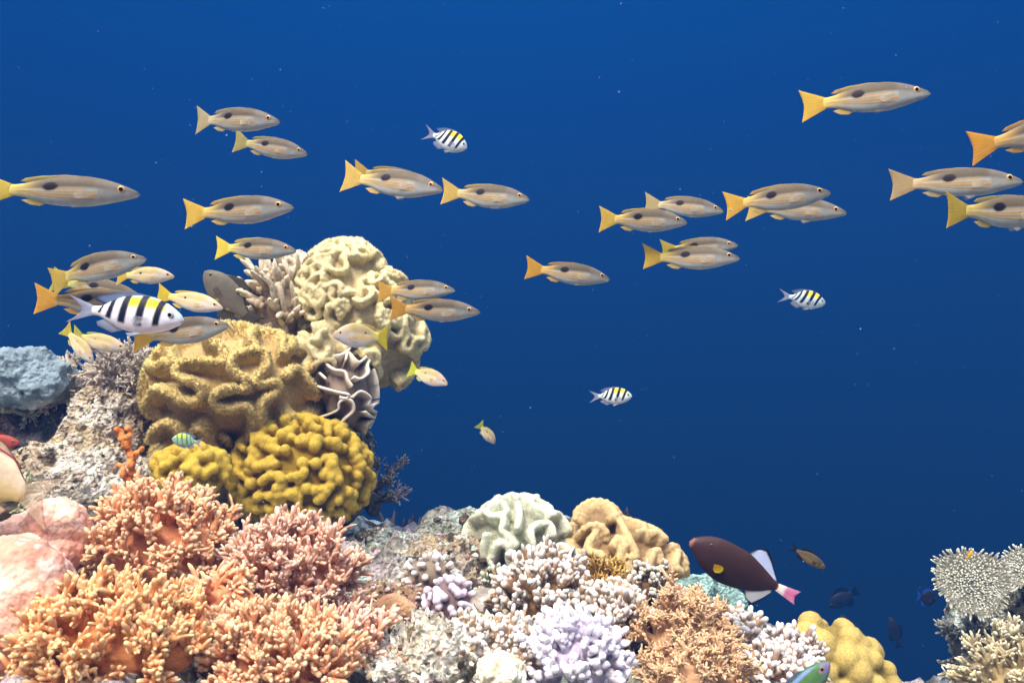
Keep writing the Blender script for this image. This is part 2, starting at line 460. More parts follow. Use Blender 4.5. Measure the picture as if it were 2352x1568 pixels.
rock('reef_rock', 'dark sunken outcrop carrying the far sea whips', 'rock', P(925, 1275, 3.3) - np.array((0, 0, .85)), (.14, .12, .85), 45, DARK_R, M_ROCK, .2, 1.2)
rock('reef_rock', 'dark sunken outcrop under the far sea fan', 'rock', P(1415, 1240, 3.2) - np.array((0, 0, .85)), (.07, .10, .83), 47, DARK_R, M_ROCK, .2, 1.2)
rock('boulder_coral', 'smooth pink boulder coral, upper of the two on the left', 'coral', P(118, 1245, 1.33), (.055, .06, .054), 2, PINK_M, M_MOUND, .07, 2.2, rid=.04, group='pink boulder corals', lumps=[(.25, -.3, .45, .72), (-.45, -.2, .1, .7), (.4, -.55, -.2, .6), (-.1, -.6, -.3, .62)])
rock('boulder_coral', 'large pink boulder coral cut by the left edge', 'coral', P(30, 1400, 1.12), (.072, .07, .082), 5, PINK_M, M_MOUND, .07, 2.2, rid=.04, group='pink boulder corals', lumps=[(.4, -.1, -.25, .7), (-.4, -.3, .3, .7)])
rock('boulder_coral', 'bluish white lumpy boulder coral at the left edge', 'coral', P(58, 868, 2.02), (.080, .06, .060), 7, BLUE_M, M_MOUND, .16, 2.4, rid=.3, lumps=[(.3, -.2, .55, .5), (-.5, -.1, .4, .55), (.75, -.1, .1, .5), (-.1, -.5, .3, .6), (.5, -.5, -.2, .6), (-.9, -.2, .3, .5)])
rock('dome_sponge', 'smooth translucent grey dome sponge above the banded resting fish', 'sponge', P(1113, 1398, 1.5), (.030, .028, .031), 8, lambda p, s: lerp(S(150, 142, 130), S(188, 184, 172), sstep(-.5, .6, fbm(p, 30, 4, s))), M_MOUND, .05, 1.0, rid=.1, sub=5)
rock('tan_sponge', 'smooth grey tan sponge lobe beside the orange finger sponge', 'sponge', P(375, 1060, 1.8), (.026, .024, .022), 6, lambda p, s: lerp(S(150, 142, 120), S(180, 172, 150), sstep(-.5, .6, fbm(p, 30, 4, s))), M_MOUND, .06, 1.0, rid=.1, sub=5)
rock('brown_sponge', 'flat brown sponge patch below the dark hollow', 'sponge', P(905, 1400, 1.50), (.034, .02, .022), 11, lambda p, s: lerp(S(150, 112, 82), S(180, 145, 110), sstep(-.5, .6, fbm(p, 40, 4, s))), M_MOUND, .15, 1.4, rid=.3, sub=5)
rock('pale_lump_coral', 'pale yellow lump coral at the bottom edge', 'coral', P(1150, 1548, 1.12), (.026, .024, .02), 12, lambda p, s: lerp(S(205, 198, 165), S(238, 234, 215), sstep(-.5, .6, fbm(p, 40, 4, s))), M_MOUND, .35, 2.0, rid=.5, sub=5)

# loose rubble over the slope
def build_rubble():
    rng = np.random.default_rng(5)
    N = 1500
    x = rng.uniform(-1.1, .75, N); y = rng.uniform(.85, 2.35, N); z = ground_z(x, y) + 0.02
    v, f = ico(1)
    s = rng.gamma(2.2, .0042, N) + .003
    sc = s[:, None, None] * rng.uniform(.5, 1.4, (N, 1, 3))
    jit = 1 + .28 * rng.normal(size=(N, len(v), 1))
    V = np.stack([x, y, z], 1)[:, None, :] + v[None] * sc * jit
    T = f[None] + (np.arange(N) * len(v))[:, None, None]
    pal = np.array([S(230, 228, 215), S(200, 185, 150), S(160, 150, 130), S(200, 170, 180), S(120, 105, 85), S(175, 195, 180)])
    C = np.repeat(pal[rng.integers(0, len(pal), N)], len(v), axis=0)
    m = MB(); m.add(V.reshape(-1, 3), tris=T.reshape(-1, 3), c=C)
    tag(m.build('coral_rubble', M_ROCK), 'loose broken coral rubble strewn over the reef slope', 'rubble', kind='stuff')
build_rubble()

# ------------------------------------------------------------------ folded leather corals
def hit(px, py, ells):
    d = P(px, py, 1.0); best = None; miss = None
    for c, r in ells:
        dd, oc = d / r, -c / r
        a, b, k = dd @ dd, 2 * dd @ oc, oc @ oc - 1
        D = b * b - 4 * a * k
        if D >= 0:
            t = (-b - math.sqrt(D)) / (2 * a)
            if best is None or t < best[0]: best = (t, c, r)
        else:
            t = -b / (2 * a); g = np.linalg.norm(dd * t + oc)
            if miss is None or g < miss[0]: miss = (g, t, c, r)
    if best is not None:
        t, c, r = best; p = d * t
    else:
        g, t, c, r = miss; p = c + (d * t - c) / g
    return p, nrm((p - c) / r ** 2)

def spikes(p, n, L, r, c0, c1, rng, jit=0.45):
    N = len(p)
    d = nrm(n + jit * rng.normal(size=(N, 3)))
    a = nrm(np.cross(d, rng.normal(size=(N, 3)))); b = np.cross(d, a)
    ang = np.array([0, 2.094, 4.189])
    base = p[:, None, :] + r[:, None, None] * (a[:, None, :] * np.cos(ang)[None, :, None] + b[:, None, :] * np.sin(ang)[None, :, None])
    tip = (p + d * L[:, None])[:, None, :]
    V = np.concatenate([base, tip], 1)
    i = np.arange(N)[:, None, None] * 4
    T = (np.array([[0, 1, 3], [1, 2, 3], [2, 0, 3]])[None] + i).reshape(-1, 3)
    C = np.stack([c0, c0, c0, c1], 1) if c0.ndim == 2 else np.tile(np.stack([c0, c0, c0, c1]), (N, 1, 1))
    return V.reshape(-1, 3), T, C.reshape(-1, 3)

def height_over(v, ells):
    h = None
    for c, r in ells:
        k = np.linalg.norm((v - c) / r, axis=1) - 1
        hh = k * float(np.mean(r))
        h = hh if h is None else np.minimum(h, hh)
    return h

def leather(name, label, ells, curves, rr, hg, br, voxel, body, rim, n_fuzz=0, fl=0.003, back=10, ring_r=0.03, seed=1, mat=None, smooth=4, fz=None, stalk=None, front=0, tjit=0.0):
    rng = np.random.default_rng(seed)
    vs, ts, n = [], [], 0
    def put(V, T):
        nonlocal n
        vs.append(V); ts.append(T + n); n += len(V)
    v5, f5 = ico(5)
    for c, r in ells:
        V = c + v5 * r * (1 + 0.06 * fbm(v5 + seed, 1.8, 3, seed))[:, None]
        put(V, f5)
    def ridge(pts, nor, k=1.0):
        h = hg * k * (1 + 0.22 * vnoise(pts * 30 + seed, seed))
        for q in range(4):
            w = q / 3.0
            put(*balls(pts + nor * (h * w)[:, None], (br * (1 - w) + rr * w) * (1 + .12 * vnoise(pts * 60 + 5, seed + 2)), 2))
    for cv in curves:
        px = catmull(cv, 10)
        hs = [hit(a, b, ells) for a, b in px]
        pts = np.array([h[0] for h in hs]); nor = np.array([h[1] for h in hs])
        keep = [0]
        for i in range(1, len(pts)):
            if np.linalg.norm(pts[i] - pts[keep[-1]]) > rr * 0.6: keep.append(i)
        ridge(pts[keep], nor[keep])
    def ring(c, r, d, R):
        p0 = c + d * r; nn = nrm(d / r)
        t1 = nrm(np.cross(nn, [0.3, 0.2, 0.9])); t2 = np.cross(nn, t1)
        a = np.linspace(0, 2 * pi * rng.uniform(.62, 1.0), max(10, int(6.3 * R / (rr * .6)))) + rng.uniform(0, 6.3)
        rad = R * (1 + .35 * np.sin(2 * a + rng.uniform(0, 6)) + .28 * np.sin(3 * a + rng.uniform(0, 6)) + .14 * np.sin(5 * a + rng.uniform(0, 6)))
        pts = p0 + rad[:, None] * (t1 * np.cos(a)[:, None] + t2 * np.sin(a)[:, None])
        e = (pts - c) / r; e = nrm(e); pts = c + e * r
        ok = np.ones(len(pts), bool)
        for c2, r2 in ells:
            if c2 is not c: ok &= np.linalg.norm((pts - c2) / r2, axis=1) > 0.97
        if ok.sum() > 4: ridge(pts[ok], nrm(e / r)[ok], rng.uniform(.8, 1.15))
    for c, r in ells:
        m = max(6, int((back + front) * float(np.mean(r)) ** 2 / float(np.mean(ells[0][1])) ** 2))
        g = np.arange(m) + .5
        ph = np.arccos(1 - 2 * g / m); th = pi * (1 + 5 ** .5) * g + seed
        for a, b in zip(ph, th):
            d = np.array([cos(b) * sin(a), sin(b) * sin(a), cos(a)])
            if front == 0 and d[1] < 0.15: continue
            if d[2] < -0.75: continue
            ring(c, r, nrm(d + rng.normal(size=3) * tjit), ring_r * rng.uniform(.75, 1.25))
    if stalk is not None:
        a, b, r0, r1 = stalk
        k = np.linspace(0, 1, 16)
        put(*balls(lerp(a, b, k), r0 * (1 - k) + r1 * k, 3))
    V, q, t, nm = remesh(np.concatenate(vs), np.concatenate(ts), voxel, smooth)
    h = height_over(V, ells)
    w = sstep(0.15 * hg, 1.0 * hg, h)
    C = lerp(body, rim, w) * (1 + .10 * fbm(V, 35, 3, seed))[:, None]
    root = empty(name, ells[0][0] - np.array((0, 0, ells[0][1][2])), label, 'coral')
    V2 = V + nm * (0.0009 * fbm(V, 160, 2, seed))[:, None]
    mb = MB(); mb.add(V2, quads=q, tris=t, c=C); mb.build('folded_body', mat or M_LEATHER, root)
    if n_fuzz:
        pr = (0.16 + w) * (nm[:, 1] < 0.55); pr /= pr.sum()
        i = rng.choice(len(V), n_fuzz, p=pr)
        L = fl * (.55 + .6 * w[i]) * rng.uniform(.6, 1.3, n_fuzz)
        c1 = (fz if fz is not None else rim * 1.25)
        ca = lerp(body * 1.1, rim, w[i]); cb = lerp(body * 1.3, c1, w[i]) * rng.uniform(.55, 1.3, (n_fuzz, 1))
        V3, T3, C3 = spikes(V2[i] - nm[i] * .0006, nm[i], L, np.full(n_fuzz, fl * .28), ca, cb, rng)
        mb = MB(); mb.add(V3, tris=T3, c=C3)
        o = mb.build('polyps', M_POLYP, root); o['kind'] = 'stuff'
    return root

def conv(ox, oy, k, curves):
    return [[(ox + x * k, oy + y * k) for x, y in c] for c in curves]

# big brown folded coral: every lip traced
C1 = conv(287.1, 746.5, .29297, [
    [(480, 350), (440, 310), (420, 240), (470, 165), (590, 130), (655, 155), (685, 215), (760, 245), (808, 300), (770, 345), (640, 330), (530, 350), (480, 400), (510, 440), (600, 465), (655, 520), (620, 575), (530, 575), (450, 530), (380, 500), (320, 520), (275, 590), (262, 700)],
    [(210, 255), (260, 205), (315, 140), (390, 125), (450, 160)],
    [(150, 500), (165, 420), (205, 350), (270, 345), (330, 385), (400, 345), (455, 365)],
    [(860, 300), (845, 360), (885, 415), (945, 440), (965, 500), (880, 500), (790, 515), (735, 555), (750, 600), (830, 625), (940, 610), (990, 660), (995, 760), (950, 850), (880, 905), (800, 910), (730, 870), (690, 800), (655, 735), (610, 735), (585, 790), (600, 850), (650, 900), (710, 940)],
    [(860, 300), (930, 285), (1035, 275), (1090, 310), (1090, 375), (1040, 420), (1010, 465), (1090, 475), (1150, 460), (1170, 510), (1110, 550), (1065, 595), (1060, 660), (1045, 715), (1110, 765), (1175, 755), (1215, 700), (1240, 650), (1275, 700), (1320, 740), (1400, 745), (1440, 700)],
    [(1010, 245), (970, 195), (1000, 135), (1080, 115), (1160, 140), (1180, 180), (1190, 240), (1200, 290), (1245, 265), (1255, 195), (1310, 145), (1390, 150)],
    [(1225, 420), (1275, 385), (1330, 420), (1370, 485), (1410, 545)],
    [(1370, 385), (1400, 345), (1460, 345), (1520, 385), (1560, 450)],
    [(290, 870), (315, 825), (370, 795), (430, 800), (470, 840)],
    [(700, 95), (780, 55), (850, 25)], [(860, 60), (960, 40), (1060, 60), (1120, 90)],
    [(1430, 160), (1450, 230), (1420, 300)], [(345, 920), (420, 960), (520, 985), (640, 1000)],
    [(1465, 560), (1470, 640), (1440, 700)], [(150, 500), (190, 580), (250, 640)]])
eC1 = [(P(540, 895, 1.95), np.array((.146, .10, .096))), (P(440, 985, 1.93), np.array((.07, .06, .05)))]
leather('brown_leather_coral', 'large golden brown folded leather coral with fuzzy curling lips', eC1, C1, .0068, .030, .013, .0026,
        S(186, 162, 108), S(228, 202, 130), 42000, .0056, back=26, ring_r=.03, seed=3, fz=S(255, 234, 160), stalk=(P(540, 960, 2.0), P(540, 1130, 2.05), .09, .08))

# pale cream folded coral on top of the tower
eC2 = [(P(790, 680, 2.06), np.array((.082, .085, .098))), (P(862, 780, 2.06), np.array((.075, .08, .098))), (P(745, 800, 1.95), np.array((.035, .03, .03))), (P(915, 770, 2.06), np.array((.036, .05, .046))), (P(820, 618, 2.06), np.array((.034, .05, .034))), (P(880, 680, 2.04), np.array((.036, .05, .036))), (P(838, 735, 2.02), np.array((.060, .055, .062)))]
leather('cream_leather_coral', 'pale cream tightly folded leather coral crowning the reef tower', eC2, [], .0062, .021, .0085, .0022,
        S(182, 168, 124), S(224, 213, 162), 22000, .0026, back=12, front=54, ring_r=.0185, seed=11, fz=S(240, 230, 180), smooth=2, tjit=.35)
eC2b = [(P(672, 628, 2.08), np.array((.03, .03, .038)))]
leather('small_cream_leather_coral', 'small cream ruffled leather coral between grey fingers and the tower top', eC2b, [], .004, .012, .006, .002,
        S(182, 172, 145), S(226, 216, 186), 2500, .002, back=8, front=12, ring_r=.012, seed=14, fz=S(236, 228, 200), smooth=2, tjit=.3)

k2 = lambda c: conv(1062.3, 1136.9, .2197, c)
C17 = k2([[(230, 190), (285, 150), (330, 200), (350, 240), (400, 200), (460, 210), (490, 280)],
          [(470, 150), (540, 125), (570, 160), (610, 135), (655, 150), (690, 190), (740, 115), (800, 140), (845, 200), (850, 260), (780, 255), (720, 210)],
          [(250, 280), (310, 280), (360, 310), (430, 295), (460, 340), (440, 400), (500, 450), (560, 520)],
          [(140, 420), (145, 340), (220, 305), (275, 290)], [(310, 440), (290, 520), (295, 600)],
          [(300, 680), (350, 640), (385, 520), (430, 495), (500, 520), (500, 620), (540, 680), (560, 760), (620, 765), (680, 640), (720, 590), (705, 490), (690, 410), (745, 355), (845, 355), (870, 430)],
          [(840, 290), (920, 275), (980, 305), (1020, 370), (1065, 410)], [(580, 200), (590, 300), (570, 380)]])
eC17 = [(P(1188, 1238, 1.86), np.array((.078, .06, .055))), (P(1190, 1200, 1.9), np.array((.045, .05, .032)))]
leather('pale_green_leather_coral', 'pale green leather coral with smooth rounded folds', eC17, C17, .0072, .023, .0105, .0024,
        S(160, 162, 138), S(214, 220, 194), 9000, .0016, back=14, ring_r=.02, seed=21, smooth=4)
C18 = k2([[(1265, 235), (1330, 220), (1395, 180), (1470, 180), (1535, 205), (1550, 250)], [(1300, 300), (1310, 260)], [(1500, 290), (1545, 260)],
          [(1100, 390), (1135, 350), (1200, 325), (1255, 335)], [(1120, 520), (1170, 500), (1210, 550), (1240, 630), (1300, 640), (1285, 710), (1220, 720)],
          [(1300, 410), (1370, 345), (1440, 355), (1460, 430), (1430, 500), (1380, 560), (1360, 610), (1420, 640), (1480, 650), (1520, 720), (1600, 720), (1650, 640), (1680, 575), (1620, 540), (1585, 590)],
          [(1570, 350), (1640, 310), (1690, 335), (1740, 390), (1800, 355), (1850, 390), (1865, 465), (1810, 480)],
          [(1645, 370), (1665, 450), (1720, 530), (1770, 620), (1780, 660), (1715, 680), (1725, 740), (1800, 790), (1860, 780), (1900, 700), (1935, 635), (1980, 640), (1980, 760)],
          [(1920, 500), (1980, 515), (2035, 565)], [(2080, 600), (2140, 610), (2150, 700), (2140, 790), (2180, 830)],
          [(1830, 890), (1880, 930), (1950, 950), (2050, 930), (2100, 970)], [(1300, 450), (1340, 470), (1380, 470)]])
eC18 = [(P(1425, 1285, 1.86), np.array((.085, .06, .050))), (P(1372, 1215, 1.88), np.array((.026, .035, .028))), (P(1500, 1325, 1.84), np.array((.04, .045, .04)))]
leather('tan_leather_coral', 'tan brown leather coral with thick rounded lobes right of the pale green one', eC18, C18, .0082, .024, .011, .0024,
        S(140, 116, 80), S(206, 182, 132), 12000, .002, back=14, ring_r=.02, seed=23, smooth=3, fz=S(228, 196, 140))

# ------------------------------------------------------------------ knobby corals
def knobs(name, label, ells, n, kr, out, voxel, body, rim, seed, n_fuzz=6000, fl=.0016, chain=(1, 4), mat=None, smooth=3):
    rng = np.random.default_rng(seed)
    vs, ts, N = [], [], 0
    def put(V, T):
        nonlocal N
        vs.append(V); ts.append(T + N); N += len(V)
    v5, f5 = ico(5)
    for c, r in ells: put(c + v5 * r, f5)
    for c, r in ells:
        g = np.arange(n) + .5
        ph = np.arccos(1 - 2 * g / n); th = pi * (1 + 5 ** .5) * g + seed
        for a, b in zip(ph, th):
            d = nrm(np.array([cos(b) * sin(a), sin(b) * sin(a), cos(a)]) + rng.normal(size=3) * .06)
            tg = nrm(np.cross(d, rng.normal(size=3)))
            R = kr * rng.uniform(.75, 1.25)
            for i in range(rng.integers(*chain)):
                dd = nrm(d + tg * (i * R * 1.05 / np.mean(r)))
                p = c + dd * r
                o = out * rng.uniform(.6, 1.25)
                nn = nrm(dd / r)
                put(*balls(np.array([p, p + nn * o * .5, p + nn * o]), np.array([R * .85, R, R]) * rng.uniform(.9, 1.1), 2))
    V, q, t, nm = remesh(np.concatenate(vs), np.concatenate(ts), voxel, smooth)
    h = height_over(V, ells)
    w = sstep(0.0, out + kr * .6, h)
    C = lerp(body, rim, w) * (1 + .08 * fbm(V, 40, 3, seed))[:, None]
    root = empty(name, ells[0][0] - np.array((0, 0, ells[0][1][2])), label, 'coral')
    mb = MB(); mb.add(V, quads=q, tris=t, c=C); mb.build('knobbed_body', mat or M_KNOB, root)
    if n_fuzz:
        i = rng.choice(len(V), n_fuzz)
        mb = MB()
        V3, T3, C3 = spikes(V[i], nm[i], fl * rng.uniform(.6, 1.3, n_fuzz), np.full(n_fuzz, fl * .25), C[i], C[i] * rng.uniform(.8, 1.55, (n_fuzz, 1)), rng)
        mb.add(V3, tris=T3, c=C3); o = mb.build('polyps', M_POLYP, root); o['kind'] = 'stuff'
    return root

YB, YR = S(150, 124, 40), S(206, 178, 70)
knobs('yellow_knobby_coral', 'mustard yellow knobby coral ball under the brown folded coral', [(P(690, 1090, 1.9), np.array((.118, .09, .098)))], 290, .0098, .0145, .0022, YB * 1.1, YR * .97, 36, 18000, .0018, chain=(1, 4), smooth=2)
knobs('yellow_knobby_coral', 'low yellow knobby coral peeping out behind the orange coral top', [(P(440, 1075, 1.78), np.array((.055, .04, .028)))], 60, .0095, .012, .0026, YB * 1.05, YR, 33, 4000, .0018)
knobs('olive_yellow_leather_coral', 'smooth olive yellow lumpy coral near the green wrasse', [(P(1890, 1520, 1.68), np.array((.075, .06, .06))), (P(1965, 1565, 1.66), np.array((.05, .05, .055)))], 34, .021, .004, .003, S(138, 120, 62), S(186, 166, 94), 35, 7000, .0014, chain=(1, 3), smooth=5)
knobs('lilac_stony_coral', 'purple white cauliflower coral beside the grey dome sponge', [(P(1035, 1385, 1.5), np.array((.032, .03, .032)))], 46, .0058, .0085, .0015, S(120, 100, 100), S(226, 214, 230), 37, 2500, .0012, smooth=1, mat=M_STONY)
knobs('white_stony_coral', 'white bumpy coral branches above the purple white cauliflower coral', [(P(985, 1320, 1.6), np.array((.035, .03, .026)))], 40, .0045, .010, .0015, S(130, 116, 98), S(228, 222, 215), 39, 2000, .0012, smooth=1, mat=M_STONY)

# ------------------------------------------------------------------ branching corals
def grow(S0, D0, L0, B0, gid, n, L, Lj, spread, tlo, thi, up, rng, back=0.0):
    """n children along every parent branch."""
    N = len(S0)
    idx = np.repeat(np.arange(N), n)
    t = rng.uniform(tlo, thi, N * n)
    s = S0[idx] + D0[idx] * (L0[idx] * t)[:, None] + B0[idx] * (L0[idx] * t * t)[:, None]
    d = nrm(D0[idx] + spread * nrm(rng.normal(size=(N * n, 3))) + np.array([0, 0, up]))
    return s, d, L * (1 + Lj * rng.uniform(-1, 1, N * n)), rng.normal(size=(N * n, 3)) * .22, gid[idx]

def colony(name, label, c, rad, n1, n2, n3, L1, L2, L3, r1, r2, r3, base, tip, seed, up=.25, sp=(.35, .75, .6), mat=None, cat='coral',
           sides=7, mound=True, group=None, tip0=.45, flare=None, arc=-.35, zmin=-.35, view=(0, -1, .5), tmin=.35, dens=1.0):
    rng = np.random.default_rng(seed)
    c = np.asarray(c, float); rad = np.asarray(rad, float)
    v = nrm(np.array(view, float))
    g = np.arange(n1 * 3) + .5
    ph = np.arccos(1 - 2 * g / (n1 * 3)); th = pi * (1 + 5 ** .5) * g + seed
    d = np.stack([np.cos(th) * np.sin(ph), np.sin(th) * np.sin(ph), np.cos(ph)], 1)
    d = nrm(d + .12 * rng.normal(size=d.shape))
    sc = d @ v
    d = d[(sc > arc) & (d[:, 2] > zmin)]
    if len(d) > n1: d = d[rng.permutation(len(d))[:n1]]
    n1 = len(d)
    S1 = c + d * rad * .72
    D1 = nrm(nrm(d / rad ** 1) + sp[0] * .5 * rng.normal(size=d.shape) + np.array([0, 0, up]))
    LL1 = L1 * rng.uniform(.7, 1.25, n1); B1 = rng.normal(size=(n1, 3)) * .2
    g1 = np.arange(n1)
    S2, D2, LL2, B2, g2 = grow(S1, D1, LL1, B1, g1, n2, L2, .35, sp[1], tmin, 1.0, up, rng)
    S3, D3, LL3, B3, g3 = grow(S2, D2, LL2, B2, g2, n3, L3, .6, sp[2], .25, 1.0, up, rng)
    S4, D4, LL4, B4, g4 = grow(S1, D1, LL1, B1, g1, max(2, n3 // 2), L3, .4, sp[1], .3, 1.0, up, rng)
    S3, D3, LL3, B3, g3 = [np.concatenate(z) for z in ((S3, S4), (D3, D4), (LL3, LL4), (B3, B4), (g3, g4))]
    root = empty(name, c - np.array((0, 0, rad[2])), label, cat, group)
    mat = mat or M_FINGER
    if mound:
        v5, f5 = ico(5)
        V = c + v5 * rad * .86 * (1 + .14 * fbm(v5 + seed, 2.2, 4, seed))[:, None]
        m = MB(); m.add(V, tris=f5, c=lerp(base * .9, base * 1.12, sstep(-.5, .5, fbm(V, 60, 3, seed))))
        m.build('base', mat, root)
    mid = base * .6 + tip * .4
    for i in range(n1):
        m = MB()
        a = slice(i, i + 1)
        V, Q, C = fingers(S1[a], D1[a], LL1[a], np.array([r1]), B1[a], base, base * .8 + tip * .2, rng, sides + 2, .05); m.add(V, quads=Q, c=C)
        k = g2 == i
        V, Q, C = fingers(S2[k], D2[k], LL2[k], r2 * rng.uniform(.8, 1.2, k.sum()), B2[k], base, mid, rng, sides, .07, tip0); m.add(V, quads=Q, c=C)
        k = g3 == i
        V, Q, C = fingers(S3[k], D3[k], LL3[k], r3 * rng.uniform(.62, 1.38, k.sum()), B3[k], base * .95 + tip * .05, tip, rng, sides, .09, tip0, flare); m.add(V, quads=Q, c=C)
        m.build('branch', mat, root)
    return root

OB, OT = S(220, 150, 104), S(255, 224, 180)
OB2, OT2 = S(214, 156, 122), S(255, 226, 202)
colony('orange_finger_coral', 'big orange finger coral colony in front of the yellow knobby coral', P(370, 1275, 1.36), (.090, .065, .090), 84, 6, 8, .024, .019, .0105, .0072, .0046, .0027, OB, OT, 41, up=.2)
colony('orange_finger_coral', 'pinkish orange finger coral colony spreading to the right of the big one', P(672, 1345, 1.34), (.070, .055, .066), 66, 6, 8, .032, .021, .0115, .0058, .0037, .0023, OB2, OT2, 43, up=.28)
colony('orange_finger_coral', 'bright orange finger coral cluster at the bottom left corner', P(250, 1490, 1.10), (.105, .05, .046), 76, 6, 8, .024, .018, .0115, .0066, .0042, .0026, S(226, 150, 90), S(255, 222, 166), 45, up=.3)
colony('orange_finger_coral', 'orange finger coral clump at the bottom between corner cluster and white rubble', P(640, 1525, 1.14), (.085, .05, .034), 60, 6, 8, .024, .018, .0105, .0060, .0038, .0024, OB, OT, 47, up=.3)
colony('orange_finger_coral', 'small peach finger coral tuft beside the white rubble', P(820, 1500, 1.22), (.030, .03, .026), 16, 5, 5, .022, .017, .013, .006, .004, .0025, OB2, OT2, 49, up=.3)
colony('orange_finger_coral', 'dangling orange finger coral with drooping fingers in the middle of the clump', P(500, 1405, 1.22), (.030, .03, .03), 24, 6, 7, .022, .018, .0135, .006, .0042, .0027, OB, OT, 53, up=-.35)
colony('greenish_finger_coral', 'small greenish finger coral at the left edge above the pink boulders', P(12, 1165, 1.6), (.035, .03, .024), 14, 5, 4, .022, .017, .013, .006, .004, .0028, S(120, 112, 84), S(200, 205, 165), 51, up=.3)

WB, WT = S(170, 136, 92), S(250, 250, 246)
BUL = np.array([.95, 1.0, 1.08, 1.05, .72, .06])
W = dict(flare=BUL, tip0=.52, sp=(.3, .55, .5), up=.35)
colony('white_tipped_coral', 'white tipped finger coral mound below the ruffled plates', P(1250, 1400, 1.45), (.055, .05, .058), 44, 5, 3, .024, .019, .0135, .006, .0042, .0037, WB, WT, 61, **W)
colony('white_tipped_coral', 'white tipped finger coral between the yellow thin branches and the lilac coral', P(1405, 1445, 1.40), (.038, .035, .036), 30, 5, 4, .020, .016, .012, .006, .0042, .0036, WB, WT, 63, **W)
colony('white_tipped_coral', 'white tipped finger coral at the bottom left of the lilac coral', P(1130, 1515, 1.2), (.058, .03, .020), 28, 5, 4, .017, .014, .010, .005, .0036, .0031, WB, WT, 65, **W)
colony('white_tipped_coral', 'long white tipped finger coral slope under the dark triggerfish', P(1655, 1498, 1.52), (.055, .045, .042), 42, 5, 3, .021, .016, .013, .006, .0046, .0039, S(182, 150, 112), WT, 67, **W)
colony('white_tipped_coral', 'white tipped finger coral running down to the green wrasse', P(1768, 1580, 1.42), (.052, .04, .032), 38, 5, 3, .021, .016, .013, .006, .0046, .0038, S(165, 130, 100), WT, 69, **W)
colony('white_tipped_coral', 'low white tipped coral on the outer edge above the green wrasse', P(1800, 1530, 1.56), (.045, .04, .026), 30, 5, 3, .020, .016, .013, .006, .0046, .0038, S(150, 118, 92), WT, 70, **W)
colony('white_tipped_coral', 'small white tipped coral sprigs right of the yellow thin branches', P(1480, 1375, 1.62), (.035, .03, .036), 20, 4, 3, .016, .013, .012, .005, .004, .0036, S(120, 92, 66), S(232, 232, 215), 71, **W)
colony('white_tipped_coral', 'tiny greenish white tipped coral above the grey dome sponge', P(1150, 1355, 1.62), (.024, .02, .018), 12, 4, 3, .014, .010, .010, .005, .0034, .003, S(110, 104, 76), S(220, 232, 205), 73, **W)
colony('lilac_finger_coral', 'bright lilac white finger coral at the bottom centre', P(1318, 1520, 1.18), (.048, .04, .042), 46, 4, 4, .016, .012, .0105, .006, .0044, .0036, S(196, 184, 205), S(250, 248, 255), 75, flare=BUL, tip0=.2, up=.3, sp=(.3, .6, .5))

# soft feathery corals
SB, ST = S(212, 172, 130), S(252, 226, 184)
F = dict(sp=(.5, .9, .9), sides=5, mat=M_POLYP)
colony('feathery_soft_coral', 'tan feathery soft coral bush between the white tipped corals', P(1560, 1480, 1.36), (.050, .04, .052), 44, 9, 9, .036, .015, .0062, .0042, .0022, .00125, SB, ST, 81, up=.15, **F)
colony('feathery_soft_coral', 'tan feathery soft coral tuft at the bottom edge below the larger bush', P(1610, 1570, 1.22), (.058, .03, .028), 28, 9, 9, .028, .013, .0058, .0038, .002, .0012, SB, ST, 83, up=.2, **F)
GB, GT = S(184, 172, 156), S(230, 222, 204)
colony('grey_soft_coral', 'grey beige feathery soft coral standing tall left of the brown folded coral', P(290, 885, 2.02), (.030, .03, .050), 26, 8, 8, .052, .022, .010, .006, .003, .0018, GB, S(234, 226, 208), 85, up=.2, tmin=.3, **F)
colony('grey_soft_coral', 'grey feathery soft coral draped below the bluish white boulder', P(205, 915, 2.10), (.052, .05, .034), 26, 8, 8, .05, .021, .010, .006, .003, .0018, GB, GT, 87, up=.05, **F)
colony('grey_soft_coral', 'dim feathery soft coral under the bluish white boulder at the left edge', P(20, 935, 2.05), (.045, .03, .016), 14, 6, 6, .026, .02, .010, .006, .003, .002, S(160, 160, 140), S(212, 216, 188), 88, up=.0, **F)
colony('grey_soft_coral', 'bluish grey feathery soft coral behind the yellow knobby coral', P(855, 1140, 2.1), (.024, .03, .046), 20, 7, 7, .046, .021, .010, .0045, .0026, .0016, S(122, 118, 116), S(190, 184, 180), 89, up=.3, **F)
colony('yellow_thin_branch_coral', 'tangle of thin yellow branches under the tan leather coral', P(1388, 1352, 1.62), (.034, .03, .028), 30, 4, 3, .024, .016, .010, .0022, .0018, .0014, S(132, 92, 36), S(238, 204, 112), 91, up=.1, sp=(.8, 1.0, 1.0), sides=5, tip0=.2)

